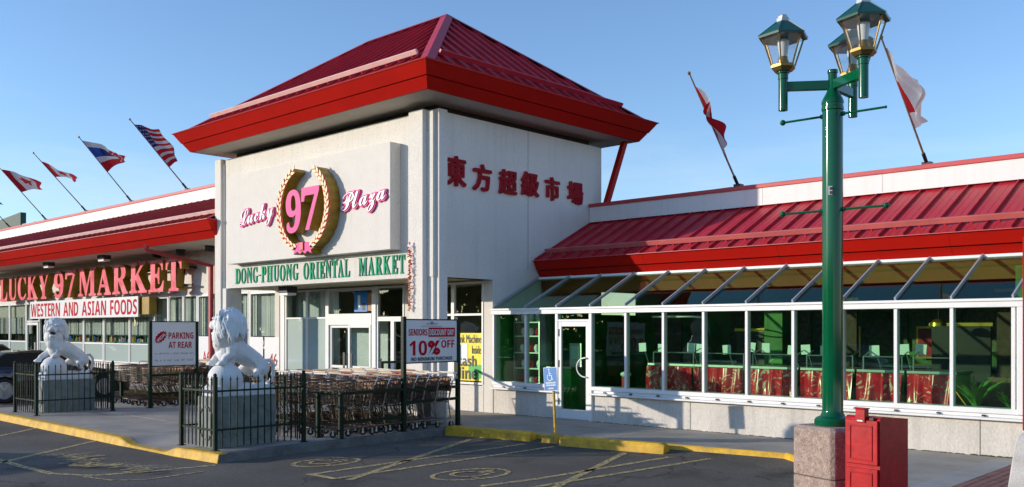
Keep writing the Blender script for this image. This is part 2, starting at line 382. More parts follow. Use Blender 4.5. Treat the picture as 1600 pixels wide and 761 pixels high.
def text(name, body, w, h, depth, loc, face, mats, parent, offset=0., shear=0., tilt=0., vox=0.):
    me, _, _ = text_mesh(body, w, h, depth, offset, shear)
    if vox: me = dilate(me, vox)
    mats = mats if isinstance(mats, (list, tuple)) else [mats]
    me.materials.clear()
    for m in mats: me.materials.append(m)
    for p in me.polygons:
        p.use_smooth = False
        p.material_index = 0 if (abs(p.normal.z) > .7 or len(mats) == 1) else 1
    R = Matrix.Rotation(tilt, 4, 'Z')
    if tilt: me.transform(R)
    return link(name, me, parent, loc, ROTF[face], world=True)
def serif(s):
    return ''.join(chr(0x1D400+ord(c)-65) if c.isupper() else (chr(0x1D7CE+ord(c)-48) if c.isdigit() else c) for c in s)
def sans(s):
    return ''.join(chr(0x1D5D4+ord(c)-65) if c.isupper() else chr(0x1D5EE+ord(c)-97) if c.islower() else chr(0x1D7EC+ord(c)-48) if c.isdigit() else c for c in s)
def script(s):
    return ''.join(chr(0x1D4D0+ord(c)-65) if c.isupper() else chr(0x1D4EA+ord(c)-97) if c.islower() else c for c in s)
def word(name, body, x0, x1, z0, h, depth, y, face, mats, parent, gap=.12, offset=0., xform=None):
    """letters one by one, laid out between x0 and x1"""
    ms = []
    for ch in body:
        if ch == ' ': ms.append(None); continue
        if ch == '-': ms.append('-'); continue
        ms.append(text_mesh(xform(ch) if xform else ch, None, 1., 1., offset))
    tot = sum(.45 if m is None else .35 if m == '-' else m[1] for m in ms)+gap*(len(ms)-1)
    k = (x1-x0)/tot; x = x0
    mats = mats if isinstance(mats, (list, tuple)) else [mats]
    for ch, m in zip(body, ms):
        if m is None: x += (.45+gap)*k; continue
        if m == '-':
            b = MB(); b.box(0, .35*k, .42*h, .50*h, 0, depth); me = b.mesh('hyphen', list(mats)); wd = .35*k
        else:
            me, wd, _ = m; wd = wd*k
            for v in me.vertices: v.co = (v.co.x*k, v.co.y*h, v.co.z*depth)
            me.materials.clear()
            for q in mats: me.materials.append(q)
            me.update()
            for p in me.polygons: p.use_smooth = False; p.material_index = 0 if (abs(p.normal.z) > .7 or len(mats) == 1) else 1
        loc = (x, y, z0) if face == 'front' else (y, x, z0)
        link(name, me, parent, loc, ROTF[face], world=True)
        x += wd+gap*k
def strokes(pts, w, closed=False):    # flat ribbon in XY
    pts = [Vector((*p[:2], 0)) for p in pts]; n = len(pts); L = []; Rr = []
    for i, p in enumerate(pts):
        a = pts[(i-1) % n] if (closed or i) else p; b = pts[(i+1) % n] if (closed or i < n-1) else p
        d = (b-a).normalized(); q = Vector((-d.y, d.x, 0))*w/2
        L.append(p+q); Rr.append(p-q)
    fs = [(i, (i+1) % n, n+(i+1) % n, n+i) for i in range(n if closed else n-1)]
    return L+Rr, fs
# ------------------------------------------------------------ ground, pavement, kerbs
MB().box(-260, 260, -260, 260, -.3, 0).build('asphalt_ground', M_asph)['kind'] = 'structure'
KH = .13
plat = [(-23.4, 6.92), (-15.42, 6.78), (-13.45, 6.78), (-12.32, 6.86), (-12.42, 8.9), (-12.60, 11.75), (-10.0, 12.1), (-6.35, 12.62),
        (-5.15, 11.5), (-4.75, 9.5), (-4.75, 6), (6, 6), (6, 14.3), (-60, 14.3), (-60, 12.45), (-23.4, 12.45)]
pv = bpy.data.objects.new('pavement', None); COL.objects.link(pv); tag(pv, kind='structure')
def clip(poly, a, b, c):      # keep a*x+b*y<=c
    out = []
    for i, p in enumerate(poly):
        q = poly[(i+1) % len(poly)]; dp = a*p[0]+b*p[1]-c; dq = a*q[0]+b*q[1]-c
        if dp <= 0: out.append(p)
        if dp*dq < 0: t = dp/(dp-dq); out.append((p[0]+t*(q[0]-p[0]), p[1]+t*(q[1]-p[1])))
    return out
def inset(x0, x1, y0, y1, poly):
    p = clip(poly, 1, 0, x1); p = clip(p, -1, 0, -x0); p = clip(p, 0, 1, y1); p = clip(p, 0, -1, -y0); return p
def ramp_z(x, y):
    # dropped kerb between -15.4 and -13.4
    def sm(t): t = max(0, min(1, t)); return t*t*(3-2*t)
    fx = sm((x+15.5)/.6)*sm((-13.35-x)/.5); fy = 1-sm((y-6.78)/1.3)
    return KH-.105*fx*fy
def slab(x0, x1, y0, y1, name='paving_slab', m=None, dz=0.):
    p = inset(x0+.006, x1-.006, y0+.006, y1-.006, plat)
    if len(p) < 3: return
    nr = (-15.8 < x1 and x0 < -13 and y0 < 8)
    mb = MB()
    if nr:     # fine grid where the pavement dips to the ramp
        N = 14
        for i in range(N):
            for j in range(N):
                q = inset(x0+(x1-x0)*i/N, x0+(x1-x0)*(i+1)/N, y0+(y1-y0)*j/N, y0+(y1-y0)*(j+1)/N, p)
                if len(q) >= 3: mb.add([(a, b, ramp_z(a, b)) for a, b in q], [list(range(len(q)))], 0, True)
        mb.build(name, m or M_conc, pv)
    else:
        mb.prism(p, lambda u, v: (u, v, KH+dz), (0, 0, -.12)); mb.build(name, m or M_conc, pv)
xs = [-60, -52, -44, -36, -30, -26.5, -23.4, -20.4, -17.5, -15.6, -13.2, -11.4, -9.4, -7.4, -5.6, -3.95]
ys = [5, 8.6, 11.5, 14.3]
for i in range(len(xs)-1):
    for j in range(len(ys)-1):
        slab(xs[i], xs[i+1], ys[j], ys[j+1], dz=random.uniform(-.002, .002))
# strip of pale concrete and the red pavers at the right corner
M_conc2 = mat('pale_concrete', (.38, .37, .35), .88, var=.15, scale=2, bump=.4, bscale=60, fine=.1)
for y in (6, 7.6, 9.2, 10.8, 12.4):
    MB().box(-3.95, -3.6, y+.005, y+1.59, KH-.1, KH+.002).build('edging_slab', M_conc2, pv)
MB().box(-3.6, 6, 6, 14, 0, KH-.018).build('paver_bedding', M_dark, pv)
MB().box(-3.95, 6, 14.0, 14.3, 0, KH).build('paving_slab', M_conc, pv)
bm_ = MB().box(0, .098, 0, .198, 0, .05).mesh('paver', M_brickp, bevel=.004)
M_brickp2 = mat('dark_paver', (.20, .10, .09), .9, var=.3, scale=4, bump=.4, bscale=60, fine=.15)
bm2_ = MB().box(0, .098, 0, .198, 0, .05).mesh('paver', M_brickp2, bevel=.004)
for i in range(11):
    for j in range(18):
        x = -3.597+.103*i; y = 10.35+.203*j+(.1 if i % 2 else 0)
        link('paving_brick', random.choice((bm_, bm_, bm2_)), pv, (x, y, KH-.05+random.uniform(-.002, .002)))
mb = MB()
for i in range(40):
    for j in range(20):
        x = -3.597+.103*i; y = 6.05+.203*j+(.1 if i % 2 else 0)
        if i < 11 and y > 10.3: continue
        if y+.2 < 14: mb.box(x, x+.098, y, y+.198, KH-.05, KH)
tag(mb.build('paving_brick_field', M_brickp, pv), kind='stuff')
# kerbs: swept profile with a slightly battered face
def kerb(name, pts, mats, w=.16, zf=None, z0=-.02):
    mb = MB(); rows = []
    n = len(pts)
    for i, p in enumerate(pts):
        a = Vector(pts[max(i-1, 0)]); b = Vector(pts[min(i+1, n-1)]); d = (b-a).normalized(); nn = Vector((-d.y, d.x))
        zt = (zf(*p) if zf else KH)+.006
        wob = .004*mnoise.noise(Vector((p[0]*3, p[1]*3, 0)))
        P = Vector(p)
        rows.append([(P.x+nn.x*w, P.y+nn.y*w, zt), (P.x+nn.x*.02, P.y+nn.y*.02, zt+wob), (P.x+nn.x*(.0), P.y+nn.y*(.0), zt-.018), (P.x-nn.x*.025, P.y-nn.y*.025, z0)])
    vs = [v for r in rows for v in r]; fs = []
    for i in range(n-1):
        for k in range(3): fs.append((i*4+k, (i+1)*4+k, (i+1)*4+k+1, i*4+k+1))
    mb.add(vs, fs, 0, True); mb.add(rows[0], [(0, 1, 2, 3)]); mb.add(rows[-1], [(3, 2, 1, 0)])
    o = mb.build(name, mats, None); tag(o, kind='structure'); return o
def sub(pts, n):
    out = []
    for a, b in zip(pts[:-1], pts[1:]):
        for k in range(n): t = k/n; out.append((a[0]+(b[0]-a[0])*t, a[1]+(b[1]-a[1])*t))
    return out+[pts[-1]]
kerb('yellow_kerb', sub([(-23.45, 6.87), (-15.42, 6.73), (-13.45, 6.73), (-12.27, 6.81)], 16), M_yellow, zf=ramp_z)
kerb('concrete_kerb', sub([(-12.27, 6.82), (-12.37, 8.9), (-12.55, 11.7)], 4), M_kerbc, w=.14)
kerb('yellow_kerb', sub([(-12.53, 11.70), (-10.0, 12.05), (-6.35, 12.57)], 6), M_yellow, zf=lambda x, y: KH-.01)
kerb('yellow_kerb', sub([(-6.35, 12.57), (-5.1, 11.47), (-4.7, 9.5), (-4.7, 4)], 4), M_yellow)
mb = MB(); kl = sub([(-12.50, 11.70), (-10.0, 12.03), (-6.35, 12.55), (-5.12, 11.45), (-4.72, 9.5)], 8); fr_ = []
for q, (x, y) in enumerate(kl):
    k_ = min(1, q/4, (len(kl)-1-q)/12); ux, uy = (0, -1) if q < 14 else (-.6, -.8) if q < 22 else (-1, -.3)
    fr_.append([(x+ux*.50, y+uy*.50, .001), (x+ux*.25, y+uy*.25, .002+.020*k_), (x-ux*.03, y-uy*.03, .003+.049*k_)])
n_ = len(kl); mb.add([v for r in fr_ for v in r], [(i*3+k, (i+1)*3+k, (i+1)*3+k+1, i*3+k+1) for i in range(n_-1) for k in range(2)], 0, True)
link('asphalt_apron', mb.mesh('asphalt_apron', M_asph, fix=False))['kind'] = 'structure'
kerb('yellow_kerb', sub([(-60, 12.4), (-23.4, 12.4)], 8), M_yellow)
kerb('concrete_kerb', sub([(-23.42, 12.4), (-23.42, 6.87)], 4), M_kerbc)
# moss and grit where the wall meets the pavement
mb = MB(); rnd = random.Random(3)
for i in range(420):
    x = rnd.uniform(-14, -3.4); r = rnd.uniform(.006, .022)*(1.6 if x > -4.3 else 1)
    mb.ell((x, 14.262-rnd.random()*.015, KH), (r*1.8, r*.7, r*.6), 5, 3)
tag(mb.build('moss_line', M_moss), 'thin line of moss and grit along the foot of the restaurant wall', 'moss', kind='stuff')

# painted markings: sheets 4 mm above the asphalt
def marking(name, pieces, parent=None):
    mb = MB()
    for k, (pts, w, closed) in enumerate(pieces):
        vs, fs = strokes(pts, w, closed); mb.add([(v.x, v.y, .004+.0012*k) for v in vs], fs)
    o = mb.build(name, M_line); tag(o, kind='structure'); return o
def ellipse(cx, cy, a, b, t, n=28): return [(cx+a*cos(2*pi*k/n)*cos(t)-b*sin(2*pi*k/n)*sin(t), cy+a*cos(2*pi*k/n)*sin(t)+b*sin(2*pi*k/n)*cos(t)) for k in range(n)]
marking('painted_line', [([(-18.28, 5.81), (-19.26, 6.8)], .10, False)])
marking('painted_line', [([(-14.3, 4.2), (-14.72, 4.77), (-16.27, 6.7)], .10, False)])
marking('painted_line', [([(-15.6, 4.75), (-14.01, 4.74), (-13.0, 4.78), (-12.45, 5.1), (-12.28, 5.65), (-12.13, 6.69)], .11, False),
                         ([(-12.45, 4.97), (-11.87, 5.1), (-11.6, 5.42), (-11.7, 6.27)], .05, False)])
marking('painted_line', [([(-11.79, 11.55), (-9.69, 7.21)], .11, False)])
marking('painted_line', [([(-10.56, 11.9), (-10.43, 7.09)], .10, False), ([(-9.96, 11.74), (-9.9, 7.16)], .10, False), ([(-10.48, 7.13), (-9.86, 7.13)], .10, False)])
marking('painted_line', [([(-8.68, 11.85), (-7.34, 8.5)], .11, False)])
marking('painted_line', [([(-7.85, 12.3), (-7.97, 8.94), (-8.12, 8.0)], .10, False), ([(-7.30, 12.44), (-7.6, 8.2)], .09, False)])
rs = random.Random(5); pcs = []
for k in range(46):                      # brushed-over lettering, worn to streaks
    t = k/45; x = -15.0+2.9*t; y = 5.55+.32*sin(9*t)*.5+rs.uniform(-.12, .12)
    L = rs.uniform(.18, .5); pcs.append(([(x, y-L/2), (x+rs.uniform(-.05, .05), y+rs.uniform(-.04, .04)), (x+rs.uniform(-.12, .12), y+L/2)], rs.uniform(.02, .05), False))
marking('worn_painted_lettering', pcs)
def access_symbol(cx, cy, t, s, name='painted_wheelchair_symbol'):
    def T(p): x, y = p; x *= s; y *= s; return (cx+x*cos(t)-y*sin(t), cy+x*sin(t)+y*cos(t))
    mk = [([T((.0+.62*cos(2*pi*k/28), .95*sin(2*pi*k/28))) for k in range(28)], .07, True)]
    for line in ([(-.1, .75), (-.08, .3), (.25, .3), (.32, -.25), (.5, -.2)], [(-.08, .5), (.22, .5)]):
        mk.append(([T(p) for p in line], .075*s*1.3, False))
    mk.append(([T((-.02+.33*cos(a), -.08+.36*sin(a))) for a in [2.0+.32*k for k in range(14)]], .07, False))
    return marking(name, mk)
access_symbol(-11.22, 7.95, radians(-2), .55)
access_symbol(-8.88, 8.62, radians(-4), .62)

# ------------------------------------------------------------ shared building pieces
PITCH = .41
def roof_panel_mesh(name, L, sl_dy, sl_dz, m, sh=.05, sw=.014):      # pan with a standing seam along its left edge and two faint ribs
    mb = MB(); up = Vector((0, -sl_dz, sl_dy)).normalized(); d = Vector((0, sl_dy, sl_dz))
    w = PITCH
    prof = [(0, 0), (0, sh), (sw, sh), (sw, 0), (.14, 0), (.146, .004), (.152, 0), (.27, 0), (.276, .004), (.282, 0), (w, 0)]
    vs = []
    for t in (0, 1):
        for x, h in prof: vs.append(Vector((x, 0, 0))+d*t+up*h)
    n = len(prof); fs = [(i, i+1, n+i+1, n+i) for i in range(n-1)]
    mb.add(vs, fs)
    vs2 = [Vector((0, 0, 0)), Vector((w, 0, 0)), Vector((w, 0, 0))+d, Vector((0, 0, 0))+d]
    mb.add([v-up*.02 for v in vs2], [(0, 3, 2, 1)])
    mb.add([vs2[0]+up*sh, vs2[0]+Vector((sw, 0, 0))+up*sh, vs2[0]+Vector((sw, 0, 0))-up*.0, vs2[0]-up*.0], [(0, 1, 2, 3)])
    return mb.mesh(name, m, fix=False)
def fascia_straight(parent, x0, x1, yb, zb, yt, zt, name='fascia'):
    """two-step sloping fascia with a shadow groove, running along x"""
    ym = (yb+yt)/2; zm = zb+(zt-zb)*.42
    prof_lo = [(yb, zb), (ym+.012, zm-.012), (ym+.05, zm-.012), (yb+.05, zb)]
    prof_hi = [(ym-.012, zm+.006), (yt, zt), (yt+.06, zt), (yt+.06, zt-.03), (ym+.06, zm+.006)]
    n = max(1, round((x1-x0)/3.0)); L = (x1-x0)/n
    MB().prism([(yb+.03, zb+.02), (yt+.04, zt-.04), (yt+.07, zt-.04), (yb+.10, zb+.02)], lambda u, v: (x0, u, v), (x1-x0, 0, 0)).build('fascia_backing', M_dark, parent)
    for i in range(n):
        for k, pr in enumerate((prof_lo, prof_hi)):
            mb = MB(); xa = x0+i*L+.002; mb.prism(pr, lambda u, v: (xa, u, v), (L-.004, 0, 0))
            mb.build('fascia_board' if k else 'lower_fascia_board', M_red, parent)
def glazing_window(parent, x0, x1, z0, z1, y, gl=G_win, fw=.05, trans=None, name='window', depth=.07, fm=None):
    fm = fm or M_white
    f = MB(); f.box(x0, x0+fw, y, y+depth, z0, z1); f.box(x1-fw, x1, y, y+depth, z0, z1)
    f.box(x0+fw, x1-fw, y+.002, y+depth, z0, z0+fw); f.box(x0+fw, x1-fw, y+.002, y+depth, z1-fw, z1)
    zs = [z0+fw]+(trans or [])+[z1-fw]
    for t in (trans or []): f.box(x0+fw, x1-fw, y+.004, y+depth-.01, t-fw/2, t+fw/2)
    o = f.build(name, fm, parent, bevel=.004)
    for a, b in zip(zs[:-1], zs[1:]):
        a2 = a+(fw/2 if a in (trans or []) else 0); b2 = b-(fw/2 if b in (trans or []) else 0)
        g = gl[zs.index(a)] if isinstance(gl, (list, tuple)) else gl
        MB().box(x0+fw-.004, x1-fw+.004, y+.028, y+.036, a2-.004, b2+.004).build('pane', g, o)
    return o

# ------------------------------------------------------------ TOWER
T = thing('entrance_tower', (-18.3, 15.3, 0), 'square cream stucco entrance tower with a red hipped metal roof over the shop doors', 'building')
w = MB()
w.box(-22.30, -14.05, 12.56, 12.90, 3.02, 6.42)          # front wall and beam
w.box(-14.35, -14.02, 12.90, 18.1, 3.02, 6.42)           # right wall above opening
w.box(-14.34, -14.02, 14.27, 18.1, 0, 3.02)
w.box(-22.6, -22.3, 12.60, 18.1, 3.02, 6.42); w.box(-22.6, -22.3, 14.27, 18.1, 0, 3.02)
w.box(-22.3, -14.35, 17.8, 18.1, 0, 6.42)
w.build('wall', M_stucco, T)
# sign ledge
MB().box(-21.66, -15.07, 12.28, 12.56-.002, 3.62, 5.87).build('sign_panel', M_stucco2, T, bevel=.006)
# pilasters
MB().box(-22.64, -22.33, 12.46, 12.75, .13, 6.44).build('pilaster', M_stucco2, T, bevel=.008)
MB().box(-22.33, -22.12, 12.50, 12.95, .13, 3.02).build('pilaster', M_stucco2, T, bevel=.008)
MB().box(-14.69, -14.24, 12.45, 12.80, .13, 6.45).build('pilaster', M_stucco2, T, bevel=.008)
MB().box(-14.24, -14.06, 12.58, 12.92, .13, 3.02).build('pilaster', M_stucco2, T, bevel=.006)
MB().box(-14.14, -13.945, 12.64, 12.87, .13, 6.45).build('pilaster', M_stucco2, T, bevel=.008)
MB().box(-14.021, -14.017, 15.40, 15.408, 3.3, 6.42).build('wall_joint', M_dark, T)
# conduit on the front left pilaster
MB().tube([(-22.28, 12.53, .2), (-22.28, 12.53, 6.3)], .012, 6).build('conduit', M_white, T)
# recessed dark clerestory band and soffit
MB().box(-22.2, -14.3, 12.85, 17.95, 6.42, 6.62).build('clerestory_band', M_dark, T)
FB = (-22.80, -13.41, 11.84, 18.84, 6.60); FT = (-23.10, -13.08, 11.51, 19.17, 7.06)
def rect_at(t):
    return tuple(FB[i]+(FT[i]-FB[i])*t for i in range(5))
MB().box(FB[0]+.03, FB[1]-.03, FB[2]+.03, FB[3]-.03, 6.605, 6.64).build('soffit', M_soffit, T)
def ring_side(t0, t1, side, off0=0., off1=0., th=.05):
    a = rect_at(t0); b = rect_at(t1)
    def c(r, e, i):
        x0, x1, y0, y1, z = r; x0 += e; x1 -= e; y0 += e; y1 -= e
        return [(x0, y0, z), (x1, y0, z), (x1, y1, z), (x0, y1, z)][i % 4]
    vs = []
    for r, e in ((a, off0), (b, off1), (b, off1+th), (a, off0+th)):
        vs += [c(r, e, side), c(r, e, side+1)]
    mb = MB(); mb.add(vs, [(0, 1, 3, 2), (2, 3, 5, 4), (4, 5, 7, 6), (6, 7, 1, 0), (0, 2, 4, 6), (1, 7, 5, 3)]); return mb
for sd in range(4):
    ring_side(0, .44, sd, 0, 0).build('lower_fascia_board', M_red, T)
    ring_side(.47, 1., sd, -.012, 0).build('fascia_board', M_red, T)
    ring_side(.985, 1.03, sd, -.018, -.018, .2).build('eave_trim', M_cap, T)
# hipped roof, panels cut along the hips
RX0, RX1, RY0, RY1, RZ = -22.92, -13.27, 11.70, 18.98, 7.07
RG = [(-19.75, 15.34, 9.60), (-16.65, 15.34, 9.60)]
def roof_side(c0, c1, t0, t1, m):
    """trapezoid c0-c1 (eave) to t0-t1 (ridge); strips parallel to the slope"""
    c0, c1, t0, t1 = map(Vector, (c0, c1, t0, t1)); e = (c1-c0); W = e.length; e.normalize()
    mid = (t0+t1)/2; sl = mid-c0; sl = sl-e*sl.dot(e); H = sl.length; s_ = sl.normalized(); nrm = e.cross(s_)
    if nrm.z < 0: nrm = -nrm
    a = (t0-c0).dot(e); b = (t1-c0).dot(e)
    def hmax(u):
        if u < a: return H*u/a
        if u > b: return H*(W-u)/(W-b)
        return H
    n = int(W/PITCH)+1; off = (W-n*PITCH)/2
    for i in range(n):
        u0 = max(0, off+i*PITCH); u1 = min(W, off+(i+1)*PITCH)
        if u1-u0 < .02: continue
        us = [u0]+[x for x in (a, b) if u0 < x < u1]+[u1]
        mb = MB(); P = lambda u, h, k=0.: c0+e*u+s_*h+nrm*k
        vs = [P(u, 0) for u in us]+[P(u, hmax(u)) for u in reversed(us)]
        mb.add(vs, [list(range(len(vs)))])
        h = min(hmax(u0), hmax(min(u0+.022, W)))
        if h > .05:
            mb.add([P(u0, 0), P(u0+.016, 0), P(u0+.016, h), P(u0, h), P(u0, 0, .055), P(u0+.016, 0, .055), P(u0+.016, h, .055), P(u0, h, .055)],
                   [(0, 1, 5, 4), (1, 2, 6, 5), (2, 3, 7, 6), (3, 0, 4, 7), (4, 5, 6, 7)])
        if m is not None: mb.build('roof_panel', m, T)
C = [(RX0, RY0, RZ), (RX1, RY0, RZ), (RX1, RY1, RZ), (RX0, RY1, RZ)]
roof_side(C[0], C[1], RG[0], RG[1], M_roof); roof_side(C[1], C[2], RG[1], RG[1], M_roof)
roof_side(C[2], C[3], RG[1], RG[0], M_roof); roof_side(C[3], C[0], RG[0], RG[0], M_roof)
for cc, rr in ((C[0], RG[0]), (C[1], RG[1]), (C[2], RG[1]), (C[3], RG[0]), (RG[0], RG[1])):
    d = (Vector(rr)-Vector(cc)); mb = MB()
    flat = cc in RG
    h = Vector((d.x, d.y, 0)).normalized(); sd_ = Vector((-h.y, h.x, 0)); p = Vector(cc)+Vector((0, 0, .075)); q = Vector(rr)+Vector((0, 0, .075))
    dn = Vector((0, 0, -.10 if flat else -.075))
    wv = sd_*.15+dn
    wv2 = -sd_*.15+dn
    mb.add([p, q, q+wv, p+wv, q+wv2, p+wv2], [(0, 1, 2, 3), (0, 5, 4, 1)]); mb.add([p-Vector((0,0,.03)), q-Vector((0,0,.03)), q+wv-Vector((0,0,.03)), p+wv-Vector((0,0,.03)), q+wv2-Vector((0,0,.03)), p+wv2-Vector((0,0,.03))], [(3, 2, 1, 0), (1, 4, 5, 0)])
    mb.build('ridge_cap', M_roof, T)
# snow bars
sl = Vector((0, 3.64, 2.53)).normalized()
def snow(parent, p, q, m, n, up):
    b = MB(); b.bar(p, q, .05, .10, 0, up); o = b.build('snow_bar', m, parent, bevel=.006)
    p = Vector(p); q = Vector(q); up = Vector(up).normalized()
    cm = MB().obox((0, 0, 0), (.018, 0, 0), (0, .02, 0), up*.03).mesh('clamp', M_roof)
    for i in range(n):
        c = p+(q-p)*((i+.5)/n); link('clamp', cm, o, c-up*.07, world=True)
y_ = RY0+.50*sl.y; z_ = RZ+.50*sl.z
snow(T, (-22.1, y_-.06, z_+.12), (-13.95, y_-.06, z_+.12), M_bar, 20, (0, -.57, .82))
sx = Vector((-3.38, 0, 2.53)).normalized()
x_ = RX1+.50*sx.x; z2_ = RZ+.5*sx.z
b = MB(); b.bar((x_+.06, 12.35, z2_+.10), (x_+.06, 18.4, z2_+.10), .05, .10, 0, (.6, 0, .8)); ob = b.build('snow_bar', M_roof, T)
# strut from the flat roof up to the eave
MB().bar((-13.75, 17.95, 5.0), (-13.70, 18.62, 6.61), .13, .13).build('roof_strut', M_red, T, bevel=.006)
# portico ceiling and beam underside light
MB().box(-22.3, -14.35, 12.90, 14.27, 3.03, 3.10).build('portico_ceiling', mat('portico_paint', (.36, .34, .20), .8), T)
MB().box(-14.35, -14.05, 12.93, 14.27, 3.02, 3.023).build('beam_underside', M_soffit, T)
pl = MB(); pl.box(-20.35, -19.95, 12.95, 13.25, 2.86, 3.02)
o = pl.build('porch_light', M_black, T, bevel=.01); MB().box(-20.33, -19.97, 12.97, 13.23, 2.80, 2.86).build('diffuser', M_board, o)
# entrance wall under the tower
e = MB(); e.box(-22.1, -22.04, 14.27, 14.40, .13, 3.03).box(-22.04, -20.13, 14.25, 14.42, .13, .72).build('entrance_wall', M_stucco, T)
e = MB(); e.box(-16.98, -15.66, 14.27, 14.42, .13, 3.03); e.box(-15.66, -14.30, 14.26, 14.42, .13, .70); e.box(-14.30, -14.04, 14.268, 14.42, .13, 3.03)
e.build('entrance_wall', M_stucco, T)
glazing_window(T, -22.04, -21.02, .72, 3.0, 14.25, [G_mint, G_win], trans=[2.24])
glazing_window(T, -21.02, -20.12, .72, 3.0, 14.25, [G_mint, G_win], trans=[2.24])
# sliding door bay
db = MB(); db.box(-20.12, -19.98, 14.22, 14.38, .13, 3.0); db.box(-18.18, -18.02, 14.22, 14.38, .13, 3.0)
db.box(-19.98, -18.18, 14.21, 14.37, 2.05, 2.34); db.box(-19.98, -18.18, 14.23, 14.37, 2.92, 3.0)
db.build('door_surround', M_white, T, bevel=.006)
MB().box(-19.98, -18.18, 14.28, 14.29, 2.34, 2.92).build('transom_pane', G_win, T)
for a, b_ in ((-19.98, -19.12), (-19.12, -18.18)):
    d_ = glazing_window(T, a+.01, b_-.01, .14, 2.05, 14.26 if a < -19.5 else 14.20, [G_win, G_win], fw=.07, trans=[.98], name='sliding_door', depth=.05)
    MB().box(b_-.2 if a < -19.5 else a+.1, b_-.12 if a < -19.5 else a+.18, 14.19, 14.2, .95, 1.35).build('handle', M_black, d_)
glazing_window(T, -18.02, -17.42, .14, 2.2, 14.25, G_win, fw=.06, name='side_light')
glazing_window(T, -17.42, -16.98, .14, 2.2, 14.25, G_win, fw=.07, name='inner_door')
glazing_window(T, -18.02, -16.98, 2.2, 3.0, 14.25, G_win)
glazing_window(T, -15.66, -15.28, .72, 3.0, 14.25, [G_win, G_win], trans=[2.27])
glazing_window(T, -15.28, -14.30, .72, 3.0, 14.25, [G_win, G_win], trans=[2.27])
# left side window of the portico (faces the entrance)

# interior of the entrance
rb = random.Random(2)
inn = MB(); inn.box(-22.3, -14.4, 17.6, 17.75, .1, 3.1); inn.box(-22.3, -14.4, 14.5, 17.6, 3.1, 3.2); inn.box(-22.3, -14.4, 14.42, 17.6, .05, .135)
inn.build('lobby_shell', mat('lobby_paint', (.42, .38, .22), .8, var=.2), T)
rp_ = MB()
for k in range(26):
    rp_.obox((-22.0+k*.077, 14.62, 1.45), (.034, .008*((k % 3)-1), 0), (0, .002, 0), (0, 0, .72))
    rp_.obox((-22.0+k*.077, 14.60, 2.6), (.034, .006*((k % 3)-1), 0), (0, .002, 0), (0, 0, .38))
rp_.build('frosted_curtain', mat('pale_curtain', (.66, .72, .70), .7, var=.12), T)
MB().box(-19.95, -18.2, 14.75, 14.78, .14, 2.3).build('lobby_screen', mat('pale_screen', (.62, .66, .62), .6, var=.1), T)
st = MB()
for z in (.4, .9, 1.4, 1.9): st.box(-18.0, -17.0, 15.4, 15.8, z, z+.04)
for k in range(40): st.box(-18+.025*k, -18+.025*k+.02, 15.42, 15.6, [.44, .94, 1.44][k % 3], [.44, .94, 1.44][k % 3]+.16+.1*rb.random())
st.build('lobby_shelf', mat('lobby_goods', (.55, .40, .10), .6, var=.7, scale=12, col2=(.15, .1, .06)), T)
# posters in tower windows
def poster(parent, x0, x1, z0, z1, y, m, name='poster'): return MB().box(x0, x1, y, y+.006, z0, z1).build(name, m, parent)
p_ = poster(T, -18.95, -18.42, 2.38, 2.88, 14.272, M_blue)
MB().box(-18.80, -18.70, 14.268, 14.27, 2.5, 2.8).build('print', M_board, p_); MB().box(-18.62, -18.5, 14.268, 14.27, 2.42, 2.6).build('print', M_ktext, p_)
MB().box(-18.40, -18.24, 14.272, 14.276, 2.4, 2.86).build('poster', mat('brown_poster', (.35, .18, .08), .5, var=.4, scale=14), T)
bp_ = poster(T, -15.19, -14.345, .80, 1.86, 14.268, M_yel2, 'bank_poster')
MB().box(-15.19+.42, -14.35, 14.262, 14.267, .86, 1.16).build('green_patch', M_grn2, bp_)
MB().box(-15.0, -14.80, 14.260, 14.266, 1.2, 1.62).build('card_picture', M_board, bp_)
MB().box(-15.185, -15.02, 14.259, 14.266, 1.16, 1.6).build('card_picture', M_blue, bp_)
text('lettering', 'Bank Machine', .80, .18, .003, (-15.17, 14.262, 1.64), 'front', M_ktext, bp_)
text('lettering', 'Inside', .28, .18, .003, (-14.66, 14.262, 1.40), 'front', M_ktext, bp_)
text('lettering', sans('cash'), .58, .24, .003, (-15.10, 14.257, 1.12), 'front', M_ktext, bp_)
text('lettering', sans('line'), .58, .27, .003, (-15.08, 14.257, .83), 'front', M_ktext, bp_)
wp_ = poster(T, -15.60, -15.34, .84, 1.80, 14.266, M_board, 'white_poster'); MB().box(-15.58, -15.45, 14.26, 14.265, 1.0, 1.3).build('print', mat('print_brown', (.2, .14, .1), .5), wp_)
MB().box(-15.4, -15.36, 14.26, 14.265, 1.3, 1.7).build('print', M_blue, wp_)


# ------------------------------------------------------------ RIGHT WING
Rw = thing('restaurant_wing', (-6, 16, 0), 'low right wing with sloping glass sunroom under a red metal roof and white parapet', 'building')
XR = 3.9
MX = [-14.0, -13.03, -12.17, -11.30, -10.45, -9.60, -8.75, -7.90, -7.05, -6.22, -5.38, -4.57, -3.75]
MB().box(-14.0, -12.19, 14.28, 14.48, 0, .69).box(-11.28, XR, 14.28, 14.48, 0, .69).build('base_wall', M_basewall, Rw)
for x in (-9.05, -6.55, -4.2): MB().box(x, x+.008, 14.276, 14.281, .1, .66).build('wall_joint', M_dark, Rw)
for xa, xb in ((-14.0, -12.19), (-11.28, XR)):
    s = MB(); s.box(xa, xb, 14.22, 14.5, .745, .82); s.box(xa, xb, 14.262, 14.30, .69, .744); s.box(xa-.02, xb+.02, 14.16, 14.28, .655, .688)
    so = s.build('window_sill', M_white, Rw, bevel=.004)
    x = xa+.3
    while x < min(xb-.1, -3.4):
        MB().box(x, x+.045, 14.222, 14.262, .700, .722).build('sill_clip', M_black, so); x += .62
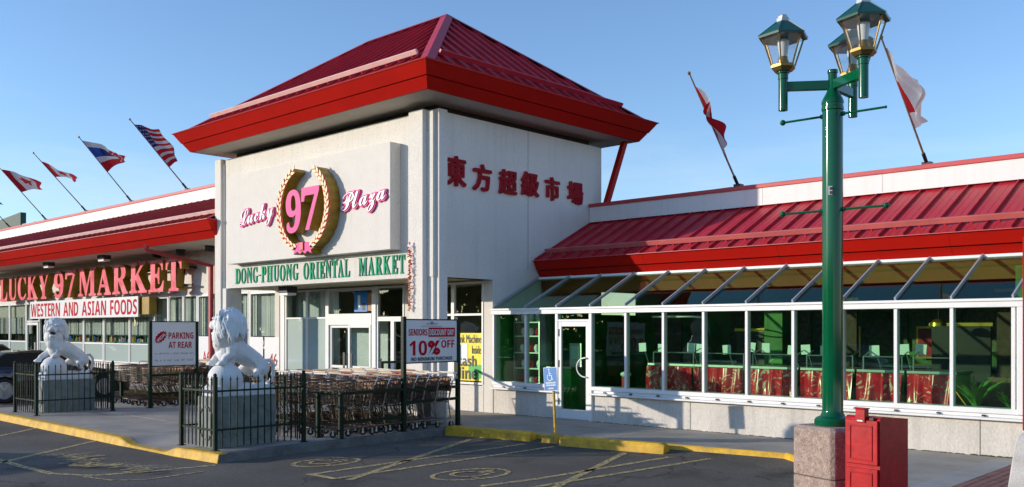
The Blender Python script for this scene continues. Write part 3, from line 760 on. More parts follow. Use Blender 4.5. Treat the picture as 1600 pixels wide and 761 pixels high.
MB().box(-14.0, XR, 14.2, 14.5, 2.26, 2.36).build('header', M_white, Rw, bevel=.005)
MB().box(-14.0, XR, 14.17, 14.24, 2.345, 2.385).build('gutter_lip', M_white, Rw, bevel=.004)
mull = MB().box(-.026, .026, 0, .11, 0, 1.44).mesh('mullion', M_white, bevel=.004)
for i, x in enumerate(MX+[-2.9, -2.05, -1.2, -.35, .5, 1.35, 2.2, 3.05]):
    if i == 0: x += .03
    if i in (2, 3): MB().box(x-.035, x+.035, 14.225, 14.335, .13, 2.26).build('mullion', M_white, Rw, bevel=.004); continue
    link('mullion', mull, Rw, (x, 14.23, .82), world=True)
MB().box(-3.70, -3.45, 14.2, 14.5, .745, 2.26).build('corner_post', M_white, Rw, bevel=.01)
MXX = MX+[-2.9, -2.05, -1.2, -.35, .5, 1.35, 2.2, 3.05, 3.9]
for i in range(len(MXX)-1):
    if i == 2: continue
    a, b_ = MXX[i], MXX[i+1]
    if i == 12: a = -3.45
    MB().box(a+.024, b_-.024, 14.275, 14.283, .815, 2.265).build('window_pane', G_sun, Rw)
# glass door
dr = MB(); x0, x1 = -12.135, -11.335
dr.box(x0, x0+.085, 14.24, 14.29, .15, 2.10); dr.box(x1-.085, x1, 14.24, 14.29, .15, 2.10); dr.box(x0+.085, x1-.085, 14.242, 14.29, .15, .34); dr.box(x0+.085, x1-.085, 14.242, 14.29, 2.0, 2.10)
do = dr.build('door', M_white, Rw, bevel=.005)
MB().box(x0+.08, x1-.08, 14.26, 14.268, .335, 2.005).build('pane', G_sun, do)
MB().box(x0, x1, 14.232, 14.30, 2.105, 2.14).build('door_head', M_white, Rw)
MB().box(x0, x1, 14.275, 14.283, 2.14, 2.26).build('transom_pane', G_sun, Rw)
hd = [(x1-.06, 14.24, 1.38)]+[(x1-.06-.17*sin(pi*k/12)*1.25, 14.19, 1.19+.19*cos(pi*k/12)) for k in range(13)]+[(x1-.06, 14.24, 1.0)]
MB().tube(hd, .014, 8).build('handle', M_white, do)
MB().box(x0+.02, x0+.035, 14.228, 14.24, 1.80, 1.95).box(x0+.02, x0+.035, 14.228, 14.24, 1.18, 1.32).box(x0+.02, x0+.035, 14.228, 14.24, .42, .55).build('hinge', M_black, do)
MB().box(x0, x1, 14.2, 14.45, .13, .15).build('threshold', M_alu, Rw)
# sloping glass roof
A_ = Vector((0, 14.22, 2.385)); B_ = Vector((0, 15.72, 3.10)); dv = B_-A_; nv = Vector((0, -dv.z, dv.y)).normalized()
for i, x in enumerate(MXX):
    xx = x+.04 if i == 0 else x
    MB().bar(Vector((xx, 0, 0))+A_+nv*.02, Vector((xx, 0, 0))+B_+nv*.02, .032, .055, 0, nv).build('glazing_bar', M_alu, Rw, bevel=.004)
for i in range(len(MXX)-1):
    a, b_ = MXX[i]+.022, MXX[i+1]-.022
    mb = MB(); P = [Vector((a, 0, 0))+A_, Vector((b_, 0, 0))+A_, Vector((b_, 0, 0))+B_, Vector((a, 0, 0))+B_]
    mb.add(P+[p-nv*.008 for p in P], [(0, 1, 2, 3), (7, 6, 5, 4), (0, 4, 5, 1), (2, 6, 7, 3), (1, 5, 6, 2), (0, 3, 7, 4)]); mb.build('sloping_pane', G_top, Rw)
MB().box(-14.0, XR, 15.68, 15.76, 3.075, 3.125).build('top_rail', M_white, Rw, bevel=.004)
fascia_straight(Rw, -13.99, XR, 15.78, 3.13, 15.56, 3.49)
MB().box(-14.0, XR, 15.52, 15.80, 3.488, 3.50).build('eave_trim', M_cap, Rw)
pm = roof_panel_mesh('roof_panel', 1, 2.17, 1.07, M_roof)
x = -13.98
while x < XR-.3:
    link('roof_panel', pm, Rw, (x, 15.60, 3.50), world=True); x += PITCH
snow(Rw, (-13.9, 15.86, 3.73), (XR, 15.86, 3.73), M_bar2, 44, (0, -.44, .9))
MB().box(-14.0, XR, 17.60, 17.95, 4.537, 4.90).build('parapet', M_parapet, Rw)
for x in (-11.9, -9.4, -6.9, -4.4): MB().box(x, x+.006, 17.597, 17.60, 4.56, 4.90).build('parapet_joint', M_soffit, Rw)
MB().box(-14.0, XR, 17.57, 17.99, 4.90, 4.985).build('parapet_cap', M_cap, Rw, bevel=.006)
MB().box(-14.35, XR, 17.95, 26, 4.45, 4.60).build('flat_roof', M_dark, Rw)
MB().box(-14.0, XR, 15.80, 17.79, 3.10, 3.14).build('eave_soffit', M_inceil, Rw)
# interior
i_ = MB(); i_.box(-14.0, XR, 19.5, 19.6, .1, 3.1); i_.box(-14.02, -13.98, 14.5, 21.5, .1, 2.3)
i_.box(XR-.05, XR, 14.5, 21.5, .1, 3.1)
i_.build('inside_wall', M_ingreen, Rw)
MB().box(-14.0, XR, 15.9, 19.5, 2.86, 2.92).build('inside_ceiling', M_inceil, Rw)
MB().box(-13.98, XR, 15.82, 15.9, 2.74, 3.09).build('bulkhead', M_inceil, Rw)
MB().box(-14.0, XR, 14.5, 21.5, .08, .14).build('inside_floor', M_infloor, Rw)
for x in (-12.5, -9.7, -6.9, -4.1):
    MB().box(x, x+1.1, 16.9, 17.05, 2.82, 2.858).build('ceiling_tube_light', mat('tube_light', (.85, .85, .78), .4), Rw)
MB().box(-4.0, -3.6, 15.3, 15.7, .14, 2.9).build('inside_pillar', M_ingreen, Rw)
MB().box(-9.3, -8.9, 17.5, 17.9, .14, 3.0).build('inside_pillar', M_ingreen, Rw)
MB().box(-3.9, XR, 15.9, 16, .14, 3.0).build('inside_partition', M_ingreen, Rw)

# ------------------------------------------------------------ LEFT WING
Lw = thing('supermarket_wing', (-36, 16, 0), 'long left wing of the shop with red eave, white parapet and curtained windows', 'building')
XL = -62
MB().box(XL, -22.6, 14.30, 14.5, 3.03, 4.40).build('wall', M_stucco, Lw)
MB().box(XL, -22.1, 14.29, 14.5, 0, .73).build('base_wall', M_stucco2, Lw)
MB().box(-22.3, -22.1, 14.25, 14.5, .13, 3.03).build('corner_post', M_white, Lw)
MB().box(XL, -22.64, 12.52, 14.3, 4.40, 4.44).build('soffit', M_soffit, Lw)
for k in range(12): MB().box(-24-3*k, -23.99-3*k, 12.55, 14.3, 4.397, 4.40).build('soffit_joint', M_dark, Lw)
fascia_straight(Lw, XL, -22.56, 12.50, 4.39, 12.20, 4.86)
mb = MB(); mb.prism([(12.50, 4.39), (12.20, 4.86), (12.62, 4.86), (12.62, 4.39)], lambda u, v: (-22.56, u, v), (.04, 0, 0)); mb.build('fascia_return', M_red, Lw)
MB().box(XL, -22.52, 12.17, 12.40, 4.858, 4.875).build('eave_trim', M_cap, Lw)
pm2 = roof_panel_mesh('roof_panel', 1, 2.28, 1.13, M_roofold, .055, .03)
x = -23.05
while x > XL:
    link('roof_panel', pm2, Lw, (x, 12.25, 4.88), world=True); x -= PITCH
snow(Lw, (XL, 12.52, 5.11), (-22.66, 12.52, 5.11), M_bar, 90, (0, -.44, .9))
MB().box(XL, -22.6, 14.36, 14.75, 5.972, 6.325).build('parapet', M_parapet, Lw)
MB().box(XL, -22.6, 14.33, 14.78, 6.325, 6.415).build('parapet_cap', M_cap, Lw, bevel=.006)
MB().box(XL, -22.62, 14.5, 17.0, 4.3, 4.4).box(XL, -22.62, 14.75, 26, 5.8, 5.95).build('flat_roof', M_dark, Lw)
WX = [-22.28, -23.97, -24.9, -25.9, -27.02, -27.94, -28.94, -29.99, -31.83, -33.94, -35.77, -38.0, -40.2]
for i in range(len(WX)-1):
    b_, a = WX[i], WX[i+1]
    glazing_window(Lw, a+.02, b_-.02, .75, 3.03, 14.27, [G_mint if i > 4 else G_win, G_win], fw=.045 if i % 3 else .07, trans=[1.42])
WX2 = [-41.7, -43.69, -46, -48.4, -50.8, -53.2, -55.6, -58, -60]
for b_, a in zip(WX2[:-1], WX2[1:]):
    glazing_window(Lw, a+.02, b_-.02, .75, 3.03, 14.27, [G_mint, G_win], fw=.06, trans=[1.42])
glazing_window(Lw, -41.66, -40.24, 2.25, 3.03, 14.27, G_win)
dd = glazing_window(Lw, -41.6, -40.3, .14, 2.22, 14.25, G_win, fw=.11, name='door'); MB().box(-40.55, -40.5, 14.2, 14.25, 1.0, 1.4).build('handle', M_alu, dd)
bl = MB()
xx = -23.0
while xx > -60:
    if not (-41.7 < xx < -40.2):
        bl.obox((xx, 14.50+rb.uniform(-.01, .01), 2.36), (.036, .015*rb.uniform(-1, 1), 0), (0, .002, 0), (0, 0, .62))
    xx -= .085
bl.build('vertical_blind', M_blind, Lw)
MB().box(-60, -42, 14.47, 14.49, 2.45, 3.0).build('roller_blind', mat('cream_blind', (.70, .66, .55), .8), Lw)
sh = MB()
for z in (1.46, 1.72): sh.box(-40, -26, 14.60, 14.95, z-.02, z+.02)
for k in range(22): sh.box(-39.9+k*.78, -39.87+k*.78, 14.60, 14.95, 1.2, 1.76)
sh.build('teal_shelf', M_teal, Lw)
gd = MB()
for k in range(120):
    xg = -39.8+k*.14
    gd.box(xg, xg+rb.uniform(.05, .12), 14.65, 14.8, 1.48, 1.52+rb.uniform(.04, .18), rb.randrange(4))
gd.build('shelf_goods', [M_board, M_gold, M_cloth, M_blue], Lw)
ls = MB(); ls.box(XL, -22.62, 17.4, 17.5, .1, 4.3); ls.box(XL, -22.62, 14.5, 17.4, .05, .13); ls.box(-22.68, -22.62, 14.5, 17.4, .1, 3.1); ls.box(XL, -22.62, 14.55, 17.4, 3.1, 3.15)
ls.build('shop_interior', mat('dim_shop_paint', (.22, .26, .22), .8, var=.3), Lw)
for x0, x1, tx in ((-23.9, -23.2, None), (-23.12, -22.36, '46'), (-25.8, -25.1, '8.'), (-26.9, -26.1, 'A6')):
    p_ = MB().box(x0, x1, 14.262, 14.268, .85, 1.72).build('window_poster', M_board, Lw)
    if tx: text('lettering', tx, .4, .36, .002, (x0+.25, 14.258, .9), 'front', M_rtext, p_)
MB().box(-28.9, -27.1, 14.262, 14.266, .86, 1.36).build('window_poster', M_board, Lw)
# downpipe
dp = MB(); dp.bar((-26.75, 12.55, 4.75), (-26.66, 12.45, 4.28), .10, .10); dp.bar((-26.66, 12.42, 4.30), (-26.0, 14.18, 3.88), .10, .10); dp.bar((-26.0, 14.18, 3.92), (-26.0, 14.18, .15), .11, .11)
dp.build('downpipe', mat('old_red_pipe', (.42, .03, .035), .5, var=.3), Lw)
for x in (-36.0, -31.2):
    b_ = MB().box(x, x+.5, 12.9, 13.15, 4.26, 4.40).build('soffit_light', M_black, Lw); MB().box(x+.03, x+.47, 12.92, 13.13, 4.20, 4.26).build('diffuser', M_board, b_)
for x in (-28.5, -26.9, -25.1):
    MB().box(x, x+.12, 13.5, 13.75, 4.22, 4.39).build('flood_light', M_black, Lw)
# ------------------------------------------------------------ SIGNS
t = thing('tower_sign', (-17.87, 12.28, 4.7), 'gold wreath around a pink 97 with a pink ribbon, mounted on the tower front', 'sign')
def wreath_side(s):
    pts_o = []; pts_i = []; N = 44
    a0 = radians(-72 if s > 0 else -75); a1 = radians(63 if s > 0 else 70)
    for k in range(N+1):
        a = a0+(a1-a0)*k/N
        sc = 1+.020*abs(sin(k/N*pi*11)); sci = 1-.02*abs(sin(k/N*pi*11))
        ca, sa = cos(a), sin(a)
        x = s*ca; pts_o.append((-17.87+s*1.055*ca*sc, 4.72+.985*sa*sc)); pts_i.append((-17.87+s*.845*ca*sci, 4.72+.90*sa*sci))
    mb = MB(); n = len(pts_o)
    for y in (11.93, 12.28):
        pass
    vs = [(u, 12.00, v) for u, v in pts_o]+[(u, 12.00, v) for u, v in pts_i]+[(u, 12.277, v) for u, v in pts_o]+[(u, 12.277, v) for u, v in pts_i]
    F = []; Mm = []
    for k in range(n-1):
        mb.add([vs[k], vs[k+1], vs[n+k+1], vs[n+k]], [(0, 1, 2, 3)], 0)
        mb.add([vs[k], vs[k+1], vs[2*n+k+1], vs[2*n+k]], [(0, 1, 2, 3)], 1)
        mb.add([vs[n+k], vs[n+k+1], vs[3*n+k+1], vs[3*n+k]], [(0, 1, 2, 3)], 1)
    for k in (0, n-1): mb.add([vs[k], vs[n+k], vs[3*n+k], vs[2*n+k]], [(0, 1, 2, 3)], 1)
    me = mb.mesh('wreath_branch', [M_rtext, M_olive]); o = link('wreath_branch', me, t, (0, 0, 0), world=True)
    M = 15
    for k in range(M):
        for side in (-1, 1):
            a = a0+(a1-a0)*(k+.25+.25*side)/M
            rx, rz = .95, .943
            cx, cz = -17.87+s*rx*cos(a), 4.72+rz*sin(a)
            tx, tz = -s*rx*sin(a), rz*cos(a); l = sqrt(tx*tx+tz*tz); tx /= l; tz /= l
            nx, nz = s*cos(a), sin(a)
            L = .17; W_ = .035
            dx, dz = tx+nx*side*.42, tz+nz*side*.42; l = sqrt(dx*dx+dz*dz); dx /= l; dz /= l
            px, pz = cx+nx*side*.012, cz+nz*side*.012
            pts = []
            for q in range(9):
                u = q/8; wd = W_*sin(pi*u**.75)*(1 if True else 0); pts.append((px+dx*L*u-dz*wd, pz+dz*L*u+dx*wd))
            for q in range(7, 0, -1):
                u = q/8; wd = W_*sin(pi*u**.75); pts.append((px+dx*L*u+dz*wd, pz+dz*L*u-dx*wd))
            lm = MB(); yy = 11.984-.003*(k % 2)-.0015*side; lm.prism(pts, lambda u, v: (u, yy, v), (0, .016, 0)); lm.build('leaf', M_cream, o)
wreath_side(-1); wreath_side(1)
text('numeral', serif('9'), .58, .96, .27, (-18.53, 12.27, 4.18), 'front', [M_pink, M_olive], t, vox=.022)
text('numeral', serif('7'), .66, .93, .27, (-17.90, 12.27, 4.21), 'front', [M_pink, M_olive], t, vox=.022)
for s in (-1, 1):
    pts = [(0, 3.83), (.12, 3.93), (.30, 3.90), (.44, 3.78), (.33, 3.74), (.36, 3.66), (.20, 3.72), (.10, 3.66), (0, 3.72)]
    mb = MB(); mb.prism([(-17.87+s*u, v) for u, v in pts], lambda u, v: (u, 12.0, v), (0, .27, 0), 0, 1); mb.build('ribbon', [M_pink, M_olive], t)
MB().box(-17.94, -17.80, 11.97, 12.04, 3.74, 3.93).build('ribbon_knot', M_rededge, t, bevel=.01)
for wd, x0, x1, z0, h, la in (('Lucky', -20.98, -19.36, 4.33, .62, 'pink outlined script word left of the wreath on the tower front'), ('Plaza', -16.72, -15.10, 4.34, .60, 'pink outlined script word right of the wreath on the tower front')):
    s_ = thing('script_sign', ((x0+x1)/2, 12.28, z0), la, 'sign', 'script words on the tower front')
    me, W_, H_ = text_mesh(script(wd), x1-x0-.07, h-.07, .05, offset=0., shear=.0)
    me = dilate(me, .034)
    def place(nm, me, y, mats, gx, gz):
        me.materials.clear()
        for m in mats: me.materials.append(m)
        for p in me.polygons: p.use_smooth = False; p.material_index = 0 if (abs(p.normal.z) > .7 or len(mats) == 1) else 1
        me.transform(Matrix.Rotation(.09, 4, 'Z')); link(nm, me, s_, (x0+gx, y, z0+gz), ROTF['front'], world=True)
    place('backing', me, 12.28, [M_pink, M_pink], .034, .034)
    me2, _, _ = text_mesh(script(wd), x1-x0-.07, h-.07, .02, offset=0.)
    place('letter_face', me2, 12.23, [M_wtext], .034, .034)
t = thing('lettering_sign', (-18.3, 12.56, 3.3), 'thin green raised serif letters along the beam over the shop entrance', 'sign')
for wd, x0, x1 in (('DONG-PHUONG', -21.74, -18.86), ('ORIENTAL', -18.64, -16.83), ('MARKET', -16.50, -14.92)):
    word('letter', wd, x0, x1, 3.12, .40, .022, 12.56, 'front', [M_gtext, mat('letter_return', (.03, .16, .09), .6)], t, gap=.18, offset=0.0, xform=serif)
t = thing('chinese_sign', (-14, 15.2, 5.2), 'six raised crimson Chinese characters in a row across the shaded tower wall', 'sign')
for ch, y, z, hh, ww in (('東', 12.90, 4.93, .60, .60), ('方', 13.66, 4.91, .55, .60), ('超', 14.45, 4.92, .52, .62), ('級', 15.17, 4.96, .52, .64), ('市', 15.98, 4.94, .52, .54), ('場', 16.78, 4.94, .50, .62)):
    text('character', ch, ww*.86, hh, .06, (-14.02, y, z), 'side', [M_chin, M_rededge], t, vox=.017)
t = thing('channel_letter_sign', (-35, 14.3, 3.6), 'large red and pink channel letters with gold sides on the left wing over the windows', 'sign')
word('letter', 'LUCKY', -43.25, -37.75, 3.13, 1.0, .27, 14.01, 'front', [M_pinkred, M_olive], t, gap=.10, offset=.015, xform=serif)
word('letter', '97', -37.2, -35.15, 3.13, 1.02, .27, 14.01, 'front', [M_pinkred, M_olive], t, gap=.12, offset=.015, xform=serif)
word('letter', 'MARKET', -34.9, -27.0, 3.14, 1.02, .27, 14.01, 'front', [M_pinkred, M_olive], t, gap=.10, offset=.015, xform=serif)
MB().box(-43.3, -26.9, 14.02, 14.08, 3.3, 3.36).box(-43.3, -26.9, 14.02, 14.08, 3.85, 3.91).build('mounting_rail', M_black, t)
for k in range(14): MB().box(-42.8+k*1.2, -42.7+k*1.2, 14.05, 14.3, 3.84, 3.92).build('bracket', M_black, t)
t = thing('banner_sign', (-35.3, 14, 2.7), 'long white banner board with red capitals hung under the big channel letters', 'sign')
MB().box(-40.1, -30.3, 13.88, 13.92, 2.36, 3.05).build('board', M_board, t)
MB().box(-40.3, -29.7, 13.98, 14.24, 2.44, 3.02).build('old_sign_box', M_olive, t)
for wd, x0, x1 in (('WESTERN', -40.0, -36.9), ('AND', -36.35, -34.95), ('ASIAN', -34.3, -32.3), ('FOODS', -31.75, -30.38)):
    pass
word('letter', 'WESTERN AND ASIAN FOODS', -40.0, -30.38, 2.44, .52, .006, 13.88, 'front', M_rtext, t, gap=.14, xform=sans)
# garland of firecrackers at the right end of the beam
t = thing('garland', (-14.57, 12.38, 3.7), 'red and gold paper firecracker garland hanging by the right hand tower pilaster', 'garland')
mb = MB(); rg = random.Random(4)
for k in range(110):
    z = 3.62-1.3*k/110; c = Vector((-14.57+rg.uniform(-.035, .035), 12.38+rg.uniform(-.03, .03), z))
    d = Vector((rg.uniform(-1, 1), rg.uniform(-1, 1), rg.uniform(-.4, .4))).normalized()*.028
    mb.tube([c-d, c+d], .009, 5, 0 if rg.random() < .8 else 1)
mb.tube([(-14.57, 12.38, 3.7), (-14.57, 12.38, 2.3)], .003, 4, 0)
mb.build('firecracker_string', [mat('firecracker_red', (.60, .03, .015), .5), M_gold], t)
for k, (dx, z) in enumerate(((0, 3.72), (-.03, 3.67), (.025, 3.65))): MB().ell((-14.57+dx, 12.38, z), (.028, .015, .032), 8, 6).build('paper_flower', M_wtext if k else M_pink, t)

# ------------------------------------------------------------ FLAGS
def flag(base, tip, design, w_, label, seed, hoist=(.35, .97), droop=.35, name='flag_pole', blow=(.25, .55, -.25)):
    b = Vector(base); tp = Vector(tip); t = thing(name, base, label, 'flag', 'flags on slanting poles along the parapet')
    MB().tube([b, tp], [.022, .015], 8).build('pole', M_plastic_pole, t)
    d = (tp-b); MB().ell(tp, (.035, .035, .035), 8, 6).build('finial', M_brass, t)
    m = MB(); m.tube([b-d.normalized()*.02, b+d.normalized()*.28], .035, 8); m.box(b.x-.08, b.x+.08, b.y-.08, b.y+.08, b.z-.04, b.z+.05); m.build('bracket', M_black, t)
    nu, nv_ = 54, 34; rr = random.Random(seed); ph = [rr.uniform(0, 6) for _ in range(6)]
    A = b+d*hoist[1]; B = b+d*hoist[0]; fl = Vector(blow)
    mb = MB(); vs = []
    perp = Vector((1, 0, 0)).cross(d).normalized()
    for i in range(nu+1):
        u = i/nu
        for j in range(nv_+1):
            v = j/nv_; P = A+(B-A)*v
            # gather towards the fly: cloth is folded and droops
            P = P+(A+(B-A)*.35-P)*(u*droop)
            P = P+fl*(w_*u)
            ripple = .08*u**.6*sin(6*u+4*v+ph[0])+.040*u*sin(9*v+ph[1]+4*u)+.022*u*sin(15*u-6*v+ph[2])
            P = P+Vector((1, .35, .1))*ripple*1.3+Vector((0, 0, -1))*(.16*u*u*w_)+Vector((0, .6, -.8))*(.03*sin(9*u+ph[3])*u)
            vs.append(P)
    cols = []; fs = []
    for i in range(nu):
        for j in range(nv_):
            u = (i+.5)/nu; v = (j+.5)/nv_; fs.append((i*(nv_+1)+j, i*(nv_+1)+j+1, (i+1)*(nv_+1)+j+1, (i+1)*(nv_+1)+j)); cols.append(design(u, v))
    for f, c in zip(fs, cols): mb.f.append(list(f)); mb.m.append(c); mb.sm.append(True)
    mb.v = [tuple(v) for v in vs]
    me = mb.mesh('cloth', FMATS, fix=False, sharp=180); link('cloth', me, t, (0, 0, 0), world=True)
    return t
M_plastic_pole = mat('weathered_pole', (.30, .22, .14), .6, var=.3, scale=10)
def cloth_mat(n, c):
    m = mat(n, c, .8, var=.08, scale=12); nt = m.node_tree; N = nt.nodes; L = nt.links; b = N['Principled BSDF']; out = N['Material Output']
    tr = N.new('ShaderNodeBsdfTranslucent'); tr.inputs[0].default_value = (*c, 1); mx = N.new('ShaderNodeMixShader'); mx.inputs[0].default_value = .35
    L.new(b.outputs[0], mx.inputs[1]); L.new(tr.outputs[0], mx.inputs[2]); L.new(mx.outputs[0], out.inputs['Surface']); return m
FMATS = [cloth_mat('flag_white', (.62, .62, .65)), cloth_mat('flag_red', (.52, .012, .025)), cloth_mat('flag_blue', (.015, .03, .16)), cloth_mat('flag_bright_blue', (.02, .09, .40)), cloth_mat('flag_gold', (.6, .35, .05))]
def maple(u, v):
    x = (u-.5)*2; y = v-.5
    return abs(x)*1.0+abs(y)*.9 < .26+.07*cos(5*atan2(y, x))
def d_canada(u, v): return 1 if (u < .25 or u > .75 or maple(u, v)) else 0
def d_white(u, v): return 1 if (u < .30 and .35 < v < .8) else 0
def d_usa(u, v):
    if u < .42 and v < 7/13: return 0 if ((int(u*28) % 3 == 1) and (int(v*36) % 3 == 1)) else 2
    return 1 if int(v*13) % 2 == 0 else 0
def d_tri(u, v):
    if u > .74: return 1 if (int(u*40)+int(v*12)) % 5 else 0
    if v < .22: return 0
    if v < .52: return 3 if u < .35 else 2
    if v < .72: return 0
    return 1
flag((-28.09, 14.52, 6.44), (-28.09, 12.61, 8.42), d_usa, .74, 'American stars and stripes flag on the slanting pole nearest the tower on its left', 1, hoist=(.33, .93), blow=(.66, .50, .12), droop=.35)
flag((-32.17, 14.52, 6.44), (-32.17, 12.69, 8.47), d_tri, 1.2, 'white, blue and red striped flag between the stars and stripes and a furled maple flag', 2, hoist=(.47, .95), blow=(.73, .55, .02), droop=.75)
flag((-36.07, 14.52, 6.44), (-36.07, 12.6, 8.43), d_canada, 1.35, 'furled red and white maple leaf flag on a slanting pole, second from the left edge', 3, hoist=(.60, .86), blow=(.73, .50, -.20), droop=.75)
flag((-40.09, 14.52, 6.44), (-40.09, 12.7, 8.42), d_canada, 1.45, 'open red and white maple leaf flag on the slanting pole near the left edge', 4, hoist=(.53, .95), blow=(.73, .55, -.02), droop=.6)
flag((-44.3, 14.52, 6.44), (-44.3, 12.7, 8.42), lambda u, v: 2, 1.7, 'dark blue flag whose tail just shows at the left edge of the picture', 5, hoist=(.53, .95), blow=(.72, .3, -.15), droop=.6)
flag((-10.11, 17.88, 5.03), (-10.11, 15.92, 7.09), d_canada, .42, 'limp red and white flag wrapped along its pole over the right wing', 6, hoist=(.22, .93), blow=(.45, .1, -.25), droop=.62)
flag((-6.17, 17.88, 5.02), (-6.17, 15.69, 6.90), d_white, .66, 'white flag with a red patch on the pole right of the lamp post', 7, hoist=(.30, .93), blow=(.50, .30, -.35), droop=.5)

# ------------------------------------------------------------ FENCED LIONS
def fence(label, x0, x1, y0, y1, top, ri, per=.115):
    t = thing('iron_fence', ((x0+x1)/2, (y0+y1)/2, KH), label, 'fence', 'iron fences around the stone lions')
    pm_ = MB().box(-.0275, .0275, -.0275, .0275, 0, top-KH).ell((0, 0, top-KH+.02), (.03, .03, .03), 8, 5).box(-.05, .05, -.05, .05, 0, .012).mesh('post', M_greenm)
    for x in (x0, x1):
        for y in (y0, y1): link('post', pm_, t, (x, y, KH), world=True)
    h = top-KH-.06
    pk = MB().box(-.0075, .0075, -.0075, .0075, .045, h).ell((0, 0, h+.012), (.016, .016, .018), 6, 4).tube([(0, 0, h+.02), (0, 0, h+.075)], [.012, .001], 5).mesh('picket', M_greenm)
    for (ax, ay), (bx, by) in (((x0, y0), (x1, y0)), ((x1, y0), (x1, y1)), ((x1, y1), (x0, y1)), ((x0, y1), (x0, y0))):
        L = sqrt((bx-ax)**2+(by-ay)**2); n = max(2, int(L/per))
        for z in (KH+.31, top-.22): MB().bar((ax, ay, z), (bx, by, z), .012, .028).build('rail', M_greenm, t)
        for k in range(1, n):
            u = k/n; link('picket', pk, t, (ax+(bx-ax)*u, ay+(by-ay)*u, KH+rnd.uniform(-.004, .004)), (rnd.uniform(-.012, .012), rnd.uniform(-.012, .012), 0), world=True)
    return t
fence('dark green spear topped fence around the nearer lion, beside the trolley corral', -13.66, -12.62, 6.95, 8.50, 1.24, 0)
fence('dark green spear topped fence around the farther lion near the parked black car', -21.75, -20.50, 7.22, 8.82, 1.20, 0)

def plinth(xc, yc, w_, l, h, label):
    t = thing('stone_plinth', (xc, yc, KH), label, 'plinth', 'granite plinths under the lions')
    x0, x1, y0, y1 = xc-w_/2, xc+w_/2, yc-l/2, yc+l/2; z1 = KH+h
    MB().box(x0, x1, y0, y1, KH, z1).build('block', M_marble, t, bevel=.008)
    # raised octagonal moulding on each face
    def ring(f, a, b):
        c = .10; P = [(-a, -b+c), (-a+c, -b), (a-c, -b), (a, -b+c), (a, b-c), (a-c, b), (-a+c, b), (-a, b-c)]
        m = MB()
        for p, q in zip(P, P[1:]+P[:1]): m.bar(f(*p), f(*q), .022, .022)
        m.build('moulding', M_marble, t)
    zc = KH+h*.48
    ring(lambda u, v: (x1+.002, yc+u, zc+v), l/2-.13, h/2-.14); ring(lambda u, v: (xc+u, y0-.002, zc+v), w_/2-.09, h/2-.14)
    return t
plinth(-13.11, 7.60, .52, 1.06, .78, 'grey granite block under the nearer white stone lion')
plinth(-21.37, 8.13, .54, 1.10, .70, 'grey granite block under the farther white stone lion')

